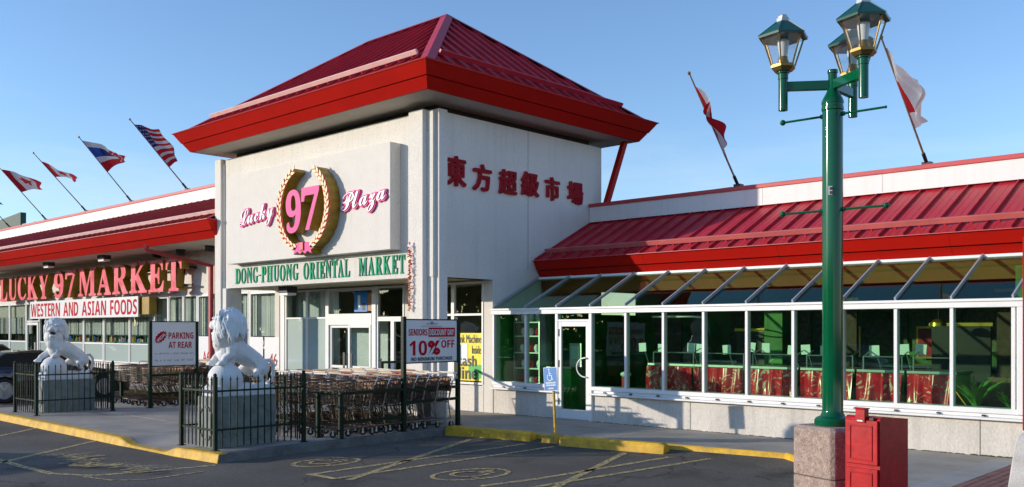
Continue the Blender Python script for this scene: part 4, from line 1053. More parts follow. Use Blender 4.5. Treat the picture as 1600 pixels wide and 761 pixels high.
def lion(xc, y0, z0, face, label, paws, sc=1.0):
    t = thing('lion_statue', (xc, y0+.5, z0), label, 'statue')
    m = MB(); R = random.Random(9)
    def cap(pts, rs, n=10): m.tube(pts, rs, n)
    def ball(c, r, n=16, k=10, R=None): m.ell(c, r, n, k, 0, R)
    # trunk
    cap([(0, .30, .60), (0, .45, .60), (0, .62, .50), (0, .78, .40), (0, .90, .33)], [.17, .185, .165, .155, .12], 16)
    ball((0, .30, .55), (.17, .15, .20)); ball((0, .84, .34), (.16, .15, .15))
    for s in (-1, 1):
        ball((s*.10, .36, .62), (.09, .12, .15))
        # haunch and hind leg: knee forward, hock back
        dy = -.02 if s > 0 else -.22
        ball((s*.11, .86+dy*.5, .31), (.075, .14, .15), R=Matrix.Rotation(.3*1, 3, 'X'))
        cap([(s*.12, .82+dy*.6, .30), (s*.13, .76+dy, .19), (s*.13, .88+dy, .09), (s*.13, .86+dy, .02)], [.085, .062, .036, .036], 10)
        ball((s*.13, .83+dy, .03), (.05, .085, .035))
        for q in (-1, 0, 1): ball((s*.13+q*.028, .76+dy, .025), (.017, .03, .022), 8, 6)
        # front leg with paw resting on the ball
        px, py, pz = paws[0] if s > 0 else paws[1]
        sh = Vector((s*.13, .30, .62)); pw = Vector((px, py, pz)); el = sh+(pw-sh)*.45+Vector((s*.02, .04, .0)); wr = pw+Vector((0, .02, .075))
        cap([sh, el, wr, pw+Vector((0, 0, .03))], [.095, .078, .055, .052], 12)
        ball(pw+Vector((0, -.025, .01)), (.062, .075, .045))
        for q in (-1.5, -.5, .5, 1.5): ball(pw+Vector((q*.028, -.085, -.005)), (.017, .032, .026), 8, 6)
    # belly folds and ribs
    for q in range(4): cap([(.150, .50+q*.06, .62-q*.05), (.168, .53+q*.06, .50-q*.045), (.13, .56+q*.06, .40-q*.03)], [.012, .016, .008], 6)
    # tail
    cap([(0, .96, .40), (.03, 1.04, .42), (.04, 1.10, .34), (.04, 1.10, .20), (.05, 1.05, .08), (.06, .97, .03)], [.035, .032, .030, .030, .034, .045], 10)
    # base rock under belly and the sphere
    ball((0, .27, .13), (.27, .27, .27), 32, 20)
    ball((0, .60, .02), (.12, .16, .07)); 
    # head: +f is the direction it looks
    f = Vector((cos(face), sin(face), 0)); r = Vector((-f.y, f.x, 0)); u = Vector((0, 0, 1)); HC = Vector((0, .29, .99)); K = 1.28
    def H(a, b, c): return HC+f*(a*K-.01)+r*b*K+u*c*K
    RM = Matrix((f, r, u)).transposed()
    def hb(a, b, c, ra, rb_, rc, n=12, k=8): m.ell(H(a, b, c), (ra*K, rb_*K, rc*K), n, k, 0, RM)
    hb(.0, 0, .03, .135, .120, .13, 18, 12)
    hb(.155, 0, .0, .09, .075, .05); hb(.215, 0, .012, .035, .048, .036); hb(.175, .045, -.02, .055, .036, .04); hb(.175, -.045, -.02, .055, .036, .04)
    hb(.135, 0, -.115, .085, .06, .028); hb(.195, 0, -.112, .03, .045, .026); hb(.12, 0, -.16, .06, .06, .04)
    for s in (-1, 1):
        hb(.115, s*.062, .075, .05, .045, .022); hb(.13, s*.055, .052, .018, .022, .018, 8, 6); hb(.08, s*.10, .0, .05, .035, .06)
        hb(-.02, s*.135, .13, .02, .035, .045)
    hb(.15, 0, .045, .07, .028, .03)
    # mane: under-mass plus flowing locks
    ball(HC+Vector((0, .04, -.04))-f*.07, (.215, .23, .27), 20, 14); ball((0, .27, .80), (.20, .20, .22), 18, 12); ball(Vector((0, .26, .70))+f*.05, (.15, .14, .17))
    C0 = HC+Vector((0, .02, .0))-f*.04
    for q in range(230):
        az = R.uniform(-pi, pi); el_ = R.uniform(-.2, 1.35)
        d0 = (f*cos(az)*cos(el_)+r*sin(az)*cos(el_)+u*sin(el_))
        if cos(az)*cos(el_) > .50 and el_ < .85: continue
        L = R.uniform(.20, .42); rad = Vector((.225, .235, .27)); pts = []; rs_ = []
        P = Vector((C0.x+d0.x*rad.x, C0.y+d0.y*rad.y, C0.z+d0.z*rad.z)); wv = R.uniform(0, 6); tz = 0
        side = Vector((-d0.y, d0.x, 0)); side = side.normalized() if side.length > .1 else r
        for k in range(6):
            s_ = k/5; pts.append(P.copy())
            rs_.append((.007+.018*sin(pi*min(1, s_*1.1+.1))**.8)*(1-.45*s_))
            out = Vector((P.x-C0.x, P.y-C0.y, 0)); out = out.normalized() if out.length > .02 else -f
            step = Vector((0, 0, -1))+out*(.55 if P.z > C0.z+.12 else -.16 if P.z < C0.z-.15 else .05)+side*(.38*sin(wv+4*s_))-f*.18
            P = P+step.normalized()*(L/5)
        m.tube(pts, rs_, 6)
    for q in range(26):     # beard
        s_ = (q/25-.5)*2; b0 = H(.10-.06*abs(s_), s_*.13, -.15-.0*abs(s_)); m.tube([b0, b0+Vector((0, 0, -.07))+f*.03, b0+Vector((0, 0, -.15))+f*R.uniform(-.01, .03)+r*R.uniform(-.02, .02)], [.024, .022, .006], 6)
    me = bpy.data.meshes.new('raw'); me.from_pydata(m.v, [], m.f); o = bpy.data.objects.new('raw', me); COL.objects.link(o)
    md = o.modifiers.new('r', 'REMESH'); md.mode = 'VOXEL'; md.voxel_size = .0085; md.use_smooth_shade = True
    sm = o.modifiers.new('s', 'SMOOTH'); sm.iterations = 1; sm.factor = .5
    dg = bpy.context.evaluated_depsgraph_get(); out = bpy.data.meshes.new_from_object(o.evaluated_get(dg)); bpy.data.objects.remove(o); bpy.data.meshes.remove(me)
    out.materials.clear(); out.materials.append(M_lion); out.name = 'lion_body'
    for p in out.polygons: p.use_smooth = True
    if sc != 1: out.transform(Matrix.Scale(sc, 4))
    link('body', out, t, (xc, y0, z0), world=True)
    e = MB(); e.ell(H(.165, 0, -.068), (.062, .060, .030), 12, 8, 0, RM)
    e.build('mouth_shade', M_dark, t, loc=(xc, y0, z0))  # dark piece gives the mouth gap its shade by colour
    for s in (-1, 1): MB().ell(H(.143, s*.052, .052), (.012, .012, .010), 8, 6).build('eye', M_greyt, t, loc=(xc, y0, z0))
    MB().box(xc-.22, xc+.22, y0-.0, y0+1.02, z0-.12, z0+.005).build('slab_base', M_lion, t, bevel=.008)
    MB().box(xc-.20, xc+.20, y0+.03, y0+.98, z0+.004, z0+.035).build('base_step', M_lion, t, bevel=.006)
    return t
lion(-13.11, 7.12, 1.03, radians(200), 'white stone lion on the nearer plinth, its head turned away and paws on a ball', [(.13, .17, .38), (-.13, .15, .38)])
lion(-21.37, 7.62, .95, radians(-32), 'white stone lion on the farther plinth, its open mouthed face turned towards the road', [(.14, .28, .40), (-.16, .03, .30)])
# dark bronze cubs between the hind legs
for xc, y0, z0, l_ in ((-13.08, 7.66, 1.07, 'small dark figure crouched between the legs of the nearer stone lion'), (-21.33, 8.14, .99, 'small dark figure crouched between the legs of the farther stone lion')):
    t = thing('small_figure', (xc, y0, z0), l_, 'figurine', 'small figures under the lions')
    m = MB(); m.ell((xc, y0+.05, z0+.09), (.05, .07, .07), 10, 8).ell((xc+.01, y0-.02, z0+.17), (.035, .035, .035), 8, 6).tube([(xc+.03, y0, z0+.1), (xc+.05, y0-.04, z0)], [.018, .012], 6).tube([(xc-.03, y0, z0+.1), (xc-.05, y0-.04, z0)], [.018, .012], 6).ell((xc, y0+.12, z0+.04), (.04, .06, .04), 8, 6)
    m.build('figure_body', M_bark, t)

# ------------------------------------------------------------ CORRALS AND CARTS
def corral(label, rect, posts, boards, hr, name='cart_corral'):
    x0, x1, y0, y1 = rect
    t = thing(name, ((x0+x1)/2, (y0+y1)/2, KH), label, 'corral', 'green pipe corrals for trolleys')
    for (x, y, z) in posts:
        MB().box(x-.035, x+.035, y-.035, y+.035, KH, z).box(x-.06, x+.06, y-.06, y+.06, KH, KH+.012).build('post', M_greenm, t)
    return t
def cart_mesh():
    W = M_chrome
    b = MB(); r = .0045
    # basket narrows to the front (front at -y)
    def P(s, u, v): # s side -1..1, u 0 front..1 back, v 0 bottom..1 top
        hw = (.17+.09*u)*(.86+.14*v); y = -.42+.80*u*(.90+.10*v)-.03*v*(1-u); z = .46+.10*(1-u)*(1-v)*1.0+(.44+.03*u)*v*(1-.0*u)-(.0)
        return (s*hw, y, min(z, .93+.06*u))
    for v in [k/6 for k in range(7)]:
        rr = r*1.7 if v in (0, 1) else r
        b.tube([P(-1, 1, v), P(-1, 0, v), P(1, 0, v), P(1, 1, v)], rr, 4, 0, False, False)
    for k in range(13):
        u = k/12
        for s in (-1, 1): b.tube([P(s, u, 0), P(s, u, 1)], r, 4, 0, False, False)
    for k in range(7):
        s = -1+k/3; b.tube([P(s, 0, 1), P(s, 0, 0), P(s, 1, 0), P(s, .97, 1)], r, 4, 0, False, False)
    for k in range(6): b.tube([P(-1, k/5, 0), P(1, k/5, 0)], r, 4, 0, False, False)
    b.tube([P(-1, .97, 1), P(1, .97, 1)], r*1.6, 4, 0, False, False)
    basket = b.mesh('basket', W, fix=False)
    h = MB(); h.tube([(-.26, .40, .86), (-.27, .47, 1.0), (.27, .47, 1.0), (.26, .40, .86)], .011, 6, 0); hm = h.mesh('handle_frame', M_steel)
    g = MB(); g.tube([(-.20, .47, 1.0), (.20, .47, 1.0)], .018, 8, 0); gm = g.mesh('handle', M_handle)
    c = MB()
    for s in (-1, 1):
        c.tube([(s*.25, .40, .86), (s*.24, .30, .48), (s*.24, .34, .20), (s*.24, .36, .16), (s*.15, -.40, .13)], .011, 6)
        c.tube([(s*.24, .30, .48), (s*.19, -.1, .47)], .009, 6)
        c.tube([(s*.18, -.1, .45), (s*.17, -.02, .30), (s*.20, .1, .15)], .009, 6)
    c.tube([(-.15, -.40, .13), (.15, -.40, .13)], .011, 6); c.tube([(-.24, .2, .15), (.24, .2, .15)], .009, 6)
    for k in range(5): c.tube([(-.14+.07*k, -.38, .14), (-.2+.1*k, .3, .16)], .004, 4, 0, False, False)
    cm = c.mesh('chassis', M_chrome)
    wq = MB(); wq.tube([(-.012, 0, .055), (.012, 0, .055)], .055, 12); wq.tube([(-.017, 0, .055), (.017, 0, .055)], .022, 8, 1); wq.box(-.018, -.014, -.012, .012, .05, .125, 1).box(.014, .018, -.012, .012, .05, .125, 1); wm = wq.mesh('wheel', [M_rubber, M_steel])
    s = MB(); s.box(-.22, .22, .20, .36, .79, .795); s.box(-.22, .22, .355, .36, .66, .93); sm = s.mesh('child_seat', M_plastic)
    return basket, hm, gm, cm, wm, sm
CM = cart_mesh()
def make_cart(loc, rz, label, group):
    t = thing('shopping_cart', loc, label, 'shopping cart', group, rz)
    link('basket', CM[0], t); link('handle_frame', CM[1], t); link('handle', CM[2], t); link('chassis', CM[3], t); link('child_seat', CM[5], t)
    for x, y in ((-.15, -.38), (.15, -.38), (-.24, .36), (.24, .36)): link('wheel', CM[4], t, (x, y, 0), (0, 0, random.uniform(-.6, .6)))
    return t
proto = make_cart((-13.0, 9.55, KH), 0, 'wire shopping cart nested in the right hand corral behind the nearer lion', 'carts in the right hand corral')
first = True
def rows(xs_, y0, y1, step, rz, label, group, front=None):
    global first
    for i, x in enumerate(xs_):
        y = y0+random.uniform(0, .12); k = 0
        while y < y1:
            c = proto if first else copy_tree(proto); first = False
            c.location = (x+random.uniform(-.015, .015), y, KH); c.rotation_euler = (0, 0, rz+random.uniform(-.03, .03)); c['group'] = group
            c['label'] = ('front' if k == 0 else 'rearmost' if y+step >= y1 else 'nested middle')+' wire shopping cart of the '+('nearest', 'second nearest', 'third nearest', 'fourth nearest', 'farthest')[i]+' row in the '+label
            y += step+random.uniform(-.02, .02); k += 1
rows((-12.86, -13.48, -14.10, -14.72, -15.34), 9.40, 11.55, .30, 0, 'right hand corral', 'carts in the right hand corral')
rows((-20.95, -21.57, -22.19, -22.8), 10.15, 12.9, .31, 0, 'left hand corral', 'carts in the left hand corral')
def rails(t, segs, w_=.05):
    for p, q in segs: MB().bar(p, q, w_, w_).build('rail', M_greenm, t)
X1, X0, Y0, Y1 = -12.50, -15.7, 9.08, 12.05
t = corral('dark green pipe corral full of carts at the kerb by the entrance', (X0, X1, Y0, Y1), [(X1, 9.14, .90), (-12.98, 9.02, .90), (-12.60, 10.57, 2.17), (-12.72, 12.0, 2.17), (-15.7, 9.05, .9), (-15.2, 12.15, 1.27), (-15.2, 13.5, 1.27)], None, 0)
rails(t, [((-15.7, 9.05, .88), (-12.98, 9.02, .88)), ((-12.98, 9.02, .88), (X1, 9.14, .88)), ((X1, 9.14, .88), (-12.60, 10.57, .88)), ((-12.60, 10.57, .86), (-12.72, 12.0, .86)), ((-12.60, 10.57, .64), (-12.72, 12.0, .64)), ((-15.2, 12.15, 1.25), (-15.2, 13.5, 1.25)), ((X1, 9.14, .40), (-12.60, 10.57, .40))])
t1 = corral('dark green pipe corral of carts behind the farther lion under the parking sign', (-23, -20.5, 9.7, 13), [(-20.60, 9.72, 2.13), (-22.85, 10.05, .9), (-20.60, 10.86, 2.13), (-20.5, 13.0, .9), (-23.1, 12.9, .9)], None, 0)
rails(t1, [((-22.85, 10.05, .88), (-20.60, 9.72, .88)), ((-20.60, 9.72, .88), (-20.60, 10.86, .88)), ((-20.60, 10.86, .88), (-20.5, 13.0, .88)), ((-20.60, 9.72, .45), (-20.60, 10.86, .45))])
t2 = thing('steel_bin', (-14.0, 11.9, KH), 'pale grey steel box at the far end of the cart row beside the entrance', 'box')
MB().box(-13.45, -13.05, 11.62, 12.02, KH+.02, .80).build('bin_body', M_carsil, t2, bevel=.01); MB().box(-13.47, -13.03, 11.60, 12.04, .80, .82).build('lid', M_carsil, t2, bevel=.004)
# sign boards mounted on the corral posts
def marks(parent, x, y0, y1, z, h, n, m, seed):
    r_ = random.Random(seed); mb = MB(); w_ = (y1-y0)/n
    for k in range(n):
        if r_.random() < .12: continue
        a = y0+k*w_; b_ = a+w_*.72
        mb.box(x, x+.002, a, a+w_*.2, z, z+h); q = r_.random()
        if q < .7: mb.box(x, x+.002, a+w_*.2, b_, z+h*.8, z+h)
        if q > .3: mb.box(x, x+.002, a+w_*.2, b_, z+h*.42, z+h*.6)
        if q > .5: mb.box(x, x+.002, a+w_*.2, b_, z, z+h*.18)
    tag(mb.build('small_print', m, parent), kind='stuff')
s1 = thing('discount_sign', (-12.6, 11.3, 1.75), 'white board offering seniors ten percent off, on posts at the right hand corral', 'sign')
rot = atan2(-.12, 1.43)
def side_board(t, xa, ya, xb, yb, z0, z1, th=.02):
    MB().bar((xa, ya, (z0+z1)/2), (xb, yb, (z0+z1)/2), th, z1-z0).build('board', M_board, t)
    fr = MB()
    for z in (z0, z1): fr = MB(); fr.bar((xa, ya, z), (xb, yb, z), th+.012, .022); fr.build('frame', M_black, t)
side_board(s1, -12.60, 10.61, -12.715, 11.96, 1.34, 2.12)
xs1 = -12.60+.014
def st(body, ya, w_, z, h, m, off=.0, x=None):
    f = (ya-10.61)/1.35; xx = -12.60-.115*f+.013
    me, _, _ = text_mesh(body, w_, h, .003, off); me.materials.clear(); me.materials.append(m)
    link('lettering', me, s1, (xx if x is None else xx+x, ya, z), (pi/2, 0, pi/2+.085), world=True)
st(sans('SENIORS'), 10.68, .48, 1.83, .12, M_rtext)
mb = MB(); mb.bar((-12.598-.115*.43, 11.19, 1.89), (-12.596-.115*.95, 11.90, 1.89), .004, .17); mb.v = [(a+.012, b_, c) for a, b_, c in mb.v]; mb.build('red_bar', M_rtext, s1)
st(sans('DISCOUNT DAY'), 11.21, .66, 1.835, .11, M_board, x=.006)
st(sans('10'), 10.70, .45, 1.47, .27, M_rtext)
st('%', 11.17, .33, 1.47, .27, M_rtext, .05)
st(sans('OFF'), 11.53, .36, 1.60, .145, M_rtext)
st(sans('NO MINIMUM PURCHASE'), 10.75, 1.08, 1.375, .065, M_ktext)
mk = MB(); mk.bar((-12.622, 11.0, 2.0), (-12.665, 11.55, 2.0), .004, .008); mk.bar((-12.626, 11.13, 2.045), (-12.650, 11.42, 2.045), .004, .014); mk.ell((-12.638, 11.27, 2.06), (.003, .04, .03), 8, 6); mk.v = [(a+.008, b_, c) for a, b_, c in mk.v]; mk.build('small_emblem', M_greyt, s1)
marks(s1, -12.665, 10.72, 11.86, 1.765, .022, 44, M_greyt, 3)
s2 = thing('parking_sign', (-20.6, 10.3, 1.6), 'white board saying parking at rear with a red starburst, over the left hand corral', 'sign')
side_board(s2, -20.585, 9.76, -20.585, 10.83, 1.09, 2.12)
me, _, _ = text_mesh('PARKING', .62, .14, .003, .03)
for body, ya, w_, z, h in (('PARKING', 10.15, .62, 1.72, .15), ('AT REAR', 10.15, .58, 1.50, .15)):
    me, _, _ = text_mesh(sans(body), w_, h, .003); me.materials.clear(); me.materials.append(M_rtext); link('lettering', me, s2, (-20.572, ya, z), (pi/2, 0, pi/2), world=True)
sb = MB(); pts = []
for k in range(28):
    a = 2*pi*k/28; r_ = (.20 if k % 2 else .155); u = r_*cos(a)*.95; v = r_*sin(a)*.55; ca, sa = cos(.75), sin(.75); pts.append((9.965+u*ca-v*sa, 1.76+(u*sa+v*ca)))
sb.prism(pts, lambda u, v: (-20.570, u, v), (-.004, 0, 0)); so_ = sb.build('starburst', M_rtext, s2)
me, _, _ = text_mesh('SPECIAL', .26, .07, .003, .02); me.materials.clear(); me.materials.append(M_board); me.transform(Matrix.Rotation(.75, 4, 'Z')); link('lettering', me, s2, (-20.568, 9.90, 1.64), (pi/2, 0, pi/2), world=True)
marks(s2, -20.573, 9.82, 10.78, 1.36, .035, 30, M_greyt, 8); marks(s2, -20.573, 9.82, 10.78, 1.20, .04, 22, M_greyt, 9)
# ------------------------------------------------------------ LAMP POST
LX, LY = -3.72, 8.31
CA = radians(43.3)
b = thing('concrete_block', (LX, LY, KH), 'speckled pink aggregate concrete block with chamfered corners carrying the green lamp post', 'concrete block', rz=radians(-20.8))
def chblock(hw, c, z0, z1, ct):
    P = [(-hw, -hw+c), (-hw+c, -hw), (hw-c, -hw), (hw, -hw+c), (hw, hw-c), (hw-c, hw), (-hw+c, hw), (-hw, hw-c)]
    mb = MB(); k = (hw-ct)/hw
    vs = [(x, y, z0) for x, y in P]+[(x, y, z1-ct) for x, y in P]+[(x*k, y*k, z1) for x, y in P]
    fs = [tuple(range(8))[::-1], tuple(range(16, 24))]
    for r in (0, 8):
        for i in range(8): fs.append((r+i, r+(i+1) % 8, r+8+(i+1) % 8, r+8+i))
    mb.add(vs, fs); return mb
chblock(.262, .035, 0, .455, .012).build('lower_block', M_aggr, b, bevel=.006, local=True)
o = chblock(.262, .035, 0, .46, .035).build('upper_block', M_aggr, b, bevel=.006, local=True, loc=(0, 0, .462))
lp = thing('lamp_post', (LX, LY, 1.05), 'tall glossy green lamp post with three hexagonal lanterns on its arms', 'street lamp')
z = 1.05
m = MB(); m.lathe([(.155, z), (.165, z+.01), (.165, z+.05), (.150, z+.072), (.112, z+.09), (.098, z+.12), (.094, z+.14), (.0935, z+.5), (.0925, 3.98), (.10, 3.99), (.10, 4.015), (.096, 4.02), (.096, 4.045), (.10, 4.05), (.10, 4.07), (.088, 4.10), (.055, 4.16), (.042, 4.20), (.040, 4.33), (.045, 4.335), (.047, 4.35), (.045, 4.365), (.0, 4.37)], (LX, LY, 0), 40)
m.build('shaft', M_post, lp, sharp=25)
for k, (ang) in enumerate((172, 46.5, -74)):
    wa = CA+radians(ang); dx, dy = cos(wa), sin(wa); cx, cy = LX+.448*dx, LY+.448*dy
    zt = 4.33
    MB().bar((LX+.035*dx, LY+.035*dy, 4.225), (cx-.03*dx, cy-.03*dy, 4.225), .05, .085).build('arm', M_post, lp, bevel=.004)
    hd = MB(); hd.lathe([(.0, 4.0), (.043, 4.001), (.043, 4.29), (.047, 4.295), (.047, 4.345), (.060, 4.35), (.060, 4.365), (0, 4.366)], (cx, cy, 0), 24); lh = hd.build('lantern_stem', M_post, lp)
    la = wa+radians(12)
    def hexr(r, z, off=0): return [(cx+r*cos(la+pi/3*i), cy+r*sin(la+pi/3*i), z) for i in range(6)]
    fr = MB(); fr.lathe([(.0, 4.365), (.085, 4.366), (.118, 4.40), (.118, 4.425), (.108, 4.43), (.0, 4.431)], (cx, cy, 0), 6, 0, False, la)
    lo, hi = hexr(.112, 4.42), hexr(.205, 4.70)
    for p, q in zip(lo, hi): fr.bar(p, q, .012, .012)
    for p, q in zip(hi, hi[1:]+hi[:1]): fr.bar(p, q, .012, .014)
    fr.build('lantern_frame', M_brass, lp)
    for i in range(6):
        j = (i+1) % 6; a1, a2, b2, b1 = (Vector(lo[i]), Vector(lo[j]), Vector(hi[j]), Vector(hi[i]))
        c_ = (a1+a2+b1+b2)/4; v4 = [c_+(v-c_)*.955 for v in (a1, a2, b2, b1)]; n_ = (v4[1]-v4[0]).cross(v4[3]-v4[0]).normalized()*.003
        gm_ = MB(); gm_.add(v4+[v-n_ for v in v4], [(0, 1, 2, 3), (7, 6, 5, 4), (0, 4, 5, 1), (1, 5, 6, 2), (2, 6, 7, 3), (3, 7, 4, 0)]); gm_.build('lantern_pane', G_lamp, lp)
    rf = MB(); e = hexr(.240, 4.695); tpp = hexr(.062, 4.835); e2 = hexr(.236, 4.675)
    vs = e+tpp+e2; fs = [tuple(range(6, 12)), tuple(range(17, 11, -1))]
    for i in range(6): fs += [(i, (i+1) % 6, 6+(i+1) % 6, 6+i), (12+i, 12+(i+1) % 6, (i+1) % 6, i)]
    rf.add(vs, fs)
    for i in range(6): rf.bar(Vector(e[i])*.999+Vector(tpp[i])*.001, tpp[i], .008, .008)
    ro = rf.build('lantern_roof', M_lampgreen, lp)
    lin = MB(); a_ = hexr(.20, 4.695); bt = hexr(.05, 4.80)
    lin.add(a_+bt, [(i, (i+1) % 6, 6+(i+1) % 6, 6+i) for i in range(6)]); lin.build('roof_lining', M_lining, ro)
    cp = MB(); cp.lathe([(.0, 4.83), (.066, 4.831), (.060, 4.865), (.045, 4.872), (.045, 4.885), (.03, 4.90), (0, 4.902)], (cx, cy, 0), 6, 0, False, la); cp.build('vent_cap', M_alu, ro)
    bs = MB(); bs.lathe([(0, 4.43), (.05, 4.431), (.05, 4.47), (.042, 4.475), (.042, 4.505), (0, 4.506)], (cx, cy, 0), 20); bs.build('bulb_socket', M_brass, lp)
    bb = MB(); bb.lathe([(.0, 4.506), (.036, 4.507), (.044, 4.55), (.052, 4.61), (.056, 4.655), (.04, 4.67), (0, 4.672)], (cx, cy, 0), 20); bb.build('bulb', G_bulb if 'G_bulb' in globals() else M_bulb, lp)
for zc, balls in ((3.945, (1, 0)), (3.06, (1, 1))):
    wa = CA+radians(139); dx, dy = cos(wa), sin(wa)
    m = MB(); m.tube([(LX+.09*dx, LY+.09*dy, zc-.0), (LX+.485*dx, LY+.485*dy, zc)], .011, 8).tube([(LX-.09*dx, LY-.09*dy, zc), (LX-.485*dx, LY-.485*dy, zc)], .011, 8)
    for s in (1, -1): m.tube([(LX+.09*s*dx, LY+.09*s*dy, zc), (LX+.115*s*dx, LY+.115*s*dy, zc)], .021, 10)
    for s, on in zip((1, -1), balls):
        if on: m.ell((LX+.49*s*dx, LY+.49*s*dy, zc), (.028, .028, .028), 12, 8)
        else: m.ell((LX+.485*s*dx, LY+.485*s*dy, zc), (.014, .014, .014), 8, 6)
    m.build('banner_rod', M_post, lp)
# small tag on the shaft
wa = CA-radians(90+31); nx, ny = cos(wa), sin(wa); tx_, ty_ = -ny, nx
pc = Vector((LX+nx*.0955, LY+ny*.0955, 3.23))
m = MB(); m.obox(pc, (tx_*.018, ty_*.018, 0), (nx*.004, ny*.004, 0), (0, 0, .04)); tg_ = m.build('tag_plate', M_alu, lp)
for dz, (w_, h_) in ((.018, (.012, .014)), (-.020, (.012, .014))): m = MB(); m.obox(pc+Vector((nx*.005+tx_*.006, ny*.005+ty_*.006, dz)), (tx_*w_, ty_*w_, 0), (nx*.001, ny*.001, 0), (0, 0, h_)); m.build('print', M_ktext, tg_)

# ------------------------------------------------------------ NEWSPAPER BOX
d_ = Vector((-sin(CA), cos(CA), 0)); r_ = Vector((cos(CA), sin(CA), 0))
near = Vector((0, 0, 0))+d_*7.75+r_*(7.75*(1375-800)/1440)
ang = atan2(r_.y, r_.x)
px = 1372; view = (d_+r_*((px-800)/1440)).normalized(); lft = Vector((-view.y, view.x, 0))   # points to camera left
fdir = (lft*cos(radians(31))+view*sin(radians(31)))    # front edge direction, going left and away from the near corner
sdir = Vector((fdir.y, -fdir.x, 0)); 
if sdir.dot(view) < 0: sdir = -sdir
FWID, DEP = .325, .44
rz = atan2(-fdir.y, -fdir.x)
nb = thing('newspaper_box', (near+fdir*FWID/2, )[0], 'red newspaper vending box with two doors and a coin slot hood beside the lamp base', 'newspaper box', rz=rz)
nb.location.z = KH
# local frame: x along front (towards near corner +), y into the box, z up
sgn = 1 if (Vector((cos(rz+pi/2), sin(rz+pi/2), 0))).dot(sdir) > 0 else -1
hw = FWID/2
def NB(x0, x1, y0, y1, z0, z1, name, m=M_boxred, bev=.006, par=None):
    return MB().box(x0, x1, min(y0*sgn, y1*sgn), max(y0*sgn, y1*sgn), z0, z1).build(name, m, par or nb, bevel=bev, local=True)
mb = MB(); pr = [(0, .10), (0, 1.055), (.03, 1.075), (DEP, 1.04), (DEP, .10)]
mb.prism(pr, lambda u, v: (-hw, u*sgn, v), (FWID, 0, 0)); mb.build('cabinet', M_boxred, nb, bevel=.008, local=True)
NB(-hw+.01, hw-.01, -.022, -.002, .665, 1.045, 'upper_door'); NB(-hw+.01, hw-.01, -.022, -.002, .12, .635, 'lower_door')
for z0, z1 in ((.70, 1.0), (.16, .60)):
    mb = MB(); a, c = -hw+.055, hw-.055
    for q in ((a, c, z0, z0+.012), (a, c, z1-.012, z1), (a, a+.012, z0+.012, z1-.012), (c-.012, c, z0+.012, z1-.012)): mb.box(q[0], q[1], min(-.030*sgn, -.022*sgn), max(-.030*sgn, -.022*sgn), q[2], q[3])
    mb.build('door_moulding', M_boxred, nb, bevel=.003, local=True)
mb = MB(); mb.prism([(-.035, 1.02), (-.035, 1.135), (-.045, 1.14), (.03, 1.14), (.03, 1.06), (.0, 1.05)], lambda u, v: (-.045+.0, u*sgn, v), (.085, 0, 0)); mb.build('coin_hood', M_boxred, nb, bevel=.004, local=True)
NB(-.06, .055, -.05, .035, 1.138, 1.146, 'hood_lip'); NB(-.03, .025, -.038, -.03, 1.03, 1.045, 'latch', M_steel, .002)
NB(.08, .12, -.03, .0, 1.045, 1.07, 'hinge', M_black, .002)
NB(-hw+.03, hw-.03, .03, DEP-.03, .0, .10, 'pedestal', M_black)

# ------------------------------------------------------------ KERB SIDE THINGS
def wheelstop(p, q, w_, h, label):
    p = Vector((*p, 0)); q = Vector((*q, 0)); d = (q-p); L = d.length; d.normalize(); n = Vector((-d.y, d.x, 0)); n = n if n.y > 0 else -n
    t = thing('wheel_stop', (p+q)/2, label, 'wheel stop', 'yellow concrete wheel stops')
    N = 30; mb = MB(); rw = []; rr = random.Random(int(L*100))
    for k in range(N+1):
        u = k/N; e = min(1, min(u, 1-u)*L/.05); c = p+d*(L*u)
        hh = h*(.86+.14*e)+rr.uniform(-.002, .002); ww = w_*(.92+.08*e)
        rw.append([c-n*.0+n*(w_-ww)/2, c+n*((w_-ww)/2+.02)+Vector((0, 0, hh-.03)), c+n*((w_-ww)/2+.045)+Vector((0, 0, hh)), c+n*(w_-.045)+Vector((0, 0, hh)), c+n*(w_-.015)+Vector((0, 0, hh-.03)), c+n*w_])
    vs = [v for r in rw for v in r]; fs = []
    for i in range(N):
        for k in range(5): fs.append((i*6+k, (i+1)*6+k, (i+1)*6+k+1, i*6+k+1))
    fs += [(0, 1, 2, 3, 4, 5), tuple(N*6+k for k in range(5, -1, -1))]
    mb.add(vs, fs, 0, True); mb.build('stop_body', M_yellow, t, sharp=30); return t
wheelstop((-12.46, 11.42), (-10.60, 11.68), .24, .175, 'worn yellow concrete wheel stop left of the wheelchair sign')
wheelstop((-9.93, 11.66), (-8.06, 11.95), .24, .17, 'bright yellow concrete wheel stop right of the wheelchair sign')
t = thing('accessible_parking_sign', (-10.2, 11.9, 0), 'blue wheelchair parking sign on a leaning yellow pole in a yellow concrete block', 'sign')
mb = MB(); c = Vector((-10.24, 11.88, 0)); ca, sa = cos(radians(9)), sin(radians(9))
mb.add([(c.x+x*k*ca-y*k*sa, c.y+x*k*sa+y*k*ca, z) for z, k in ((0, 1), (.15, .94)) for x, y in ((-.16, -.13), (.16, -.13), (.16, .13), (-.16, .13))], [(3, 2, 1, 0), (4, 5, 6, 7), (0, 1, 5, 4), (1, 2, 6, 5), (2, 3, 7, 6), (3, 0, 4, 7)])
mb.build('footing', mat('dull_yellow_block', (.50, .33, .05), .8, var=.3, scale=9, bump=.4, bscale=40), t, bevel=.012)
top = Vector((-10.30, 11.90, 1.28)); mb = MB(); mb.tube([(-10.20, 11.90, .14), (-10.275, 11.92, 1.24)], .024, 8); mb.build('pole', M_yellow, t)
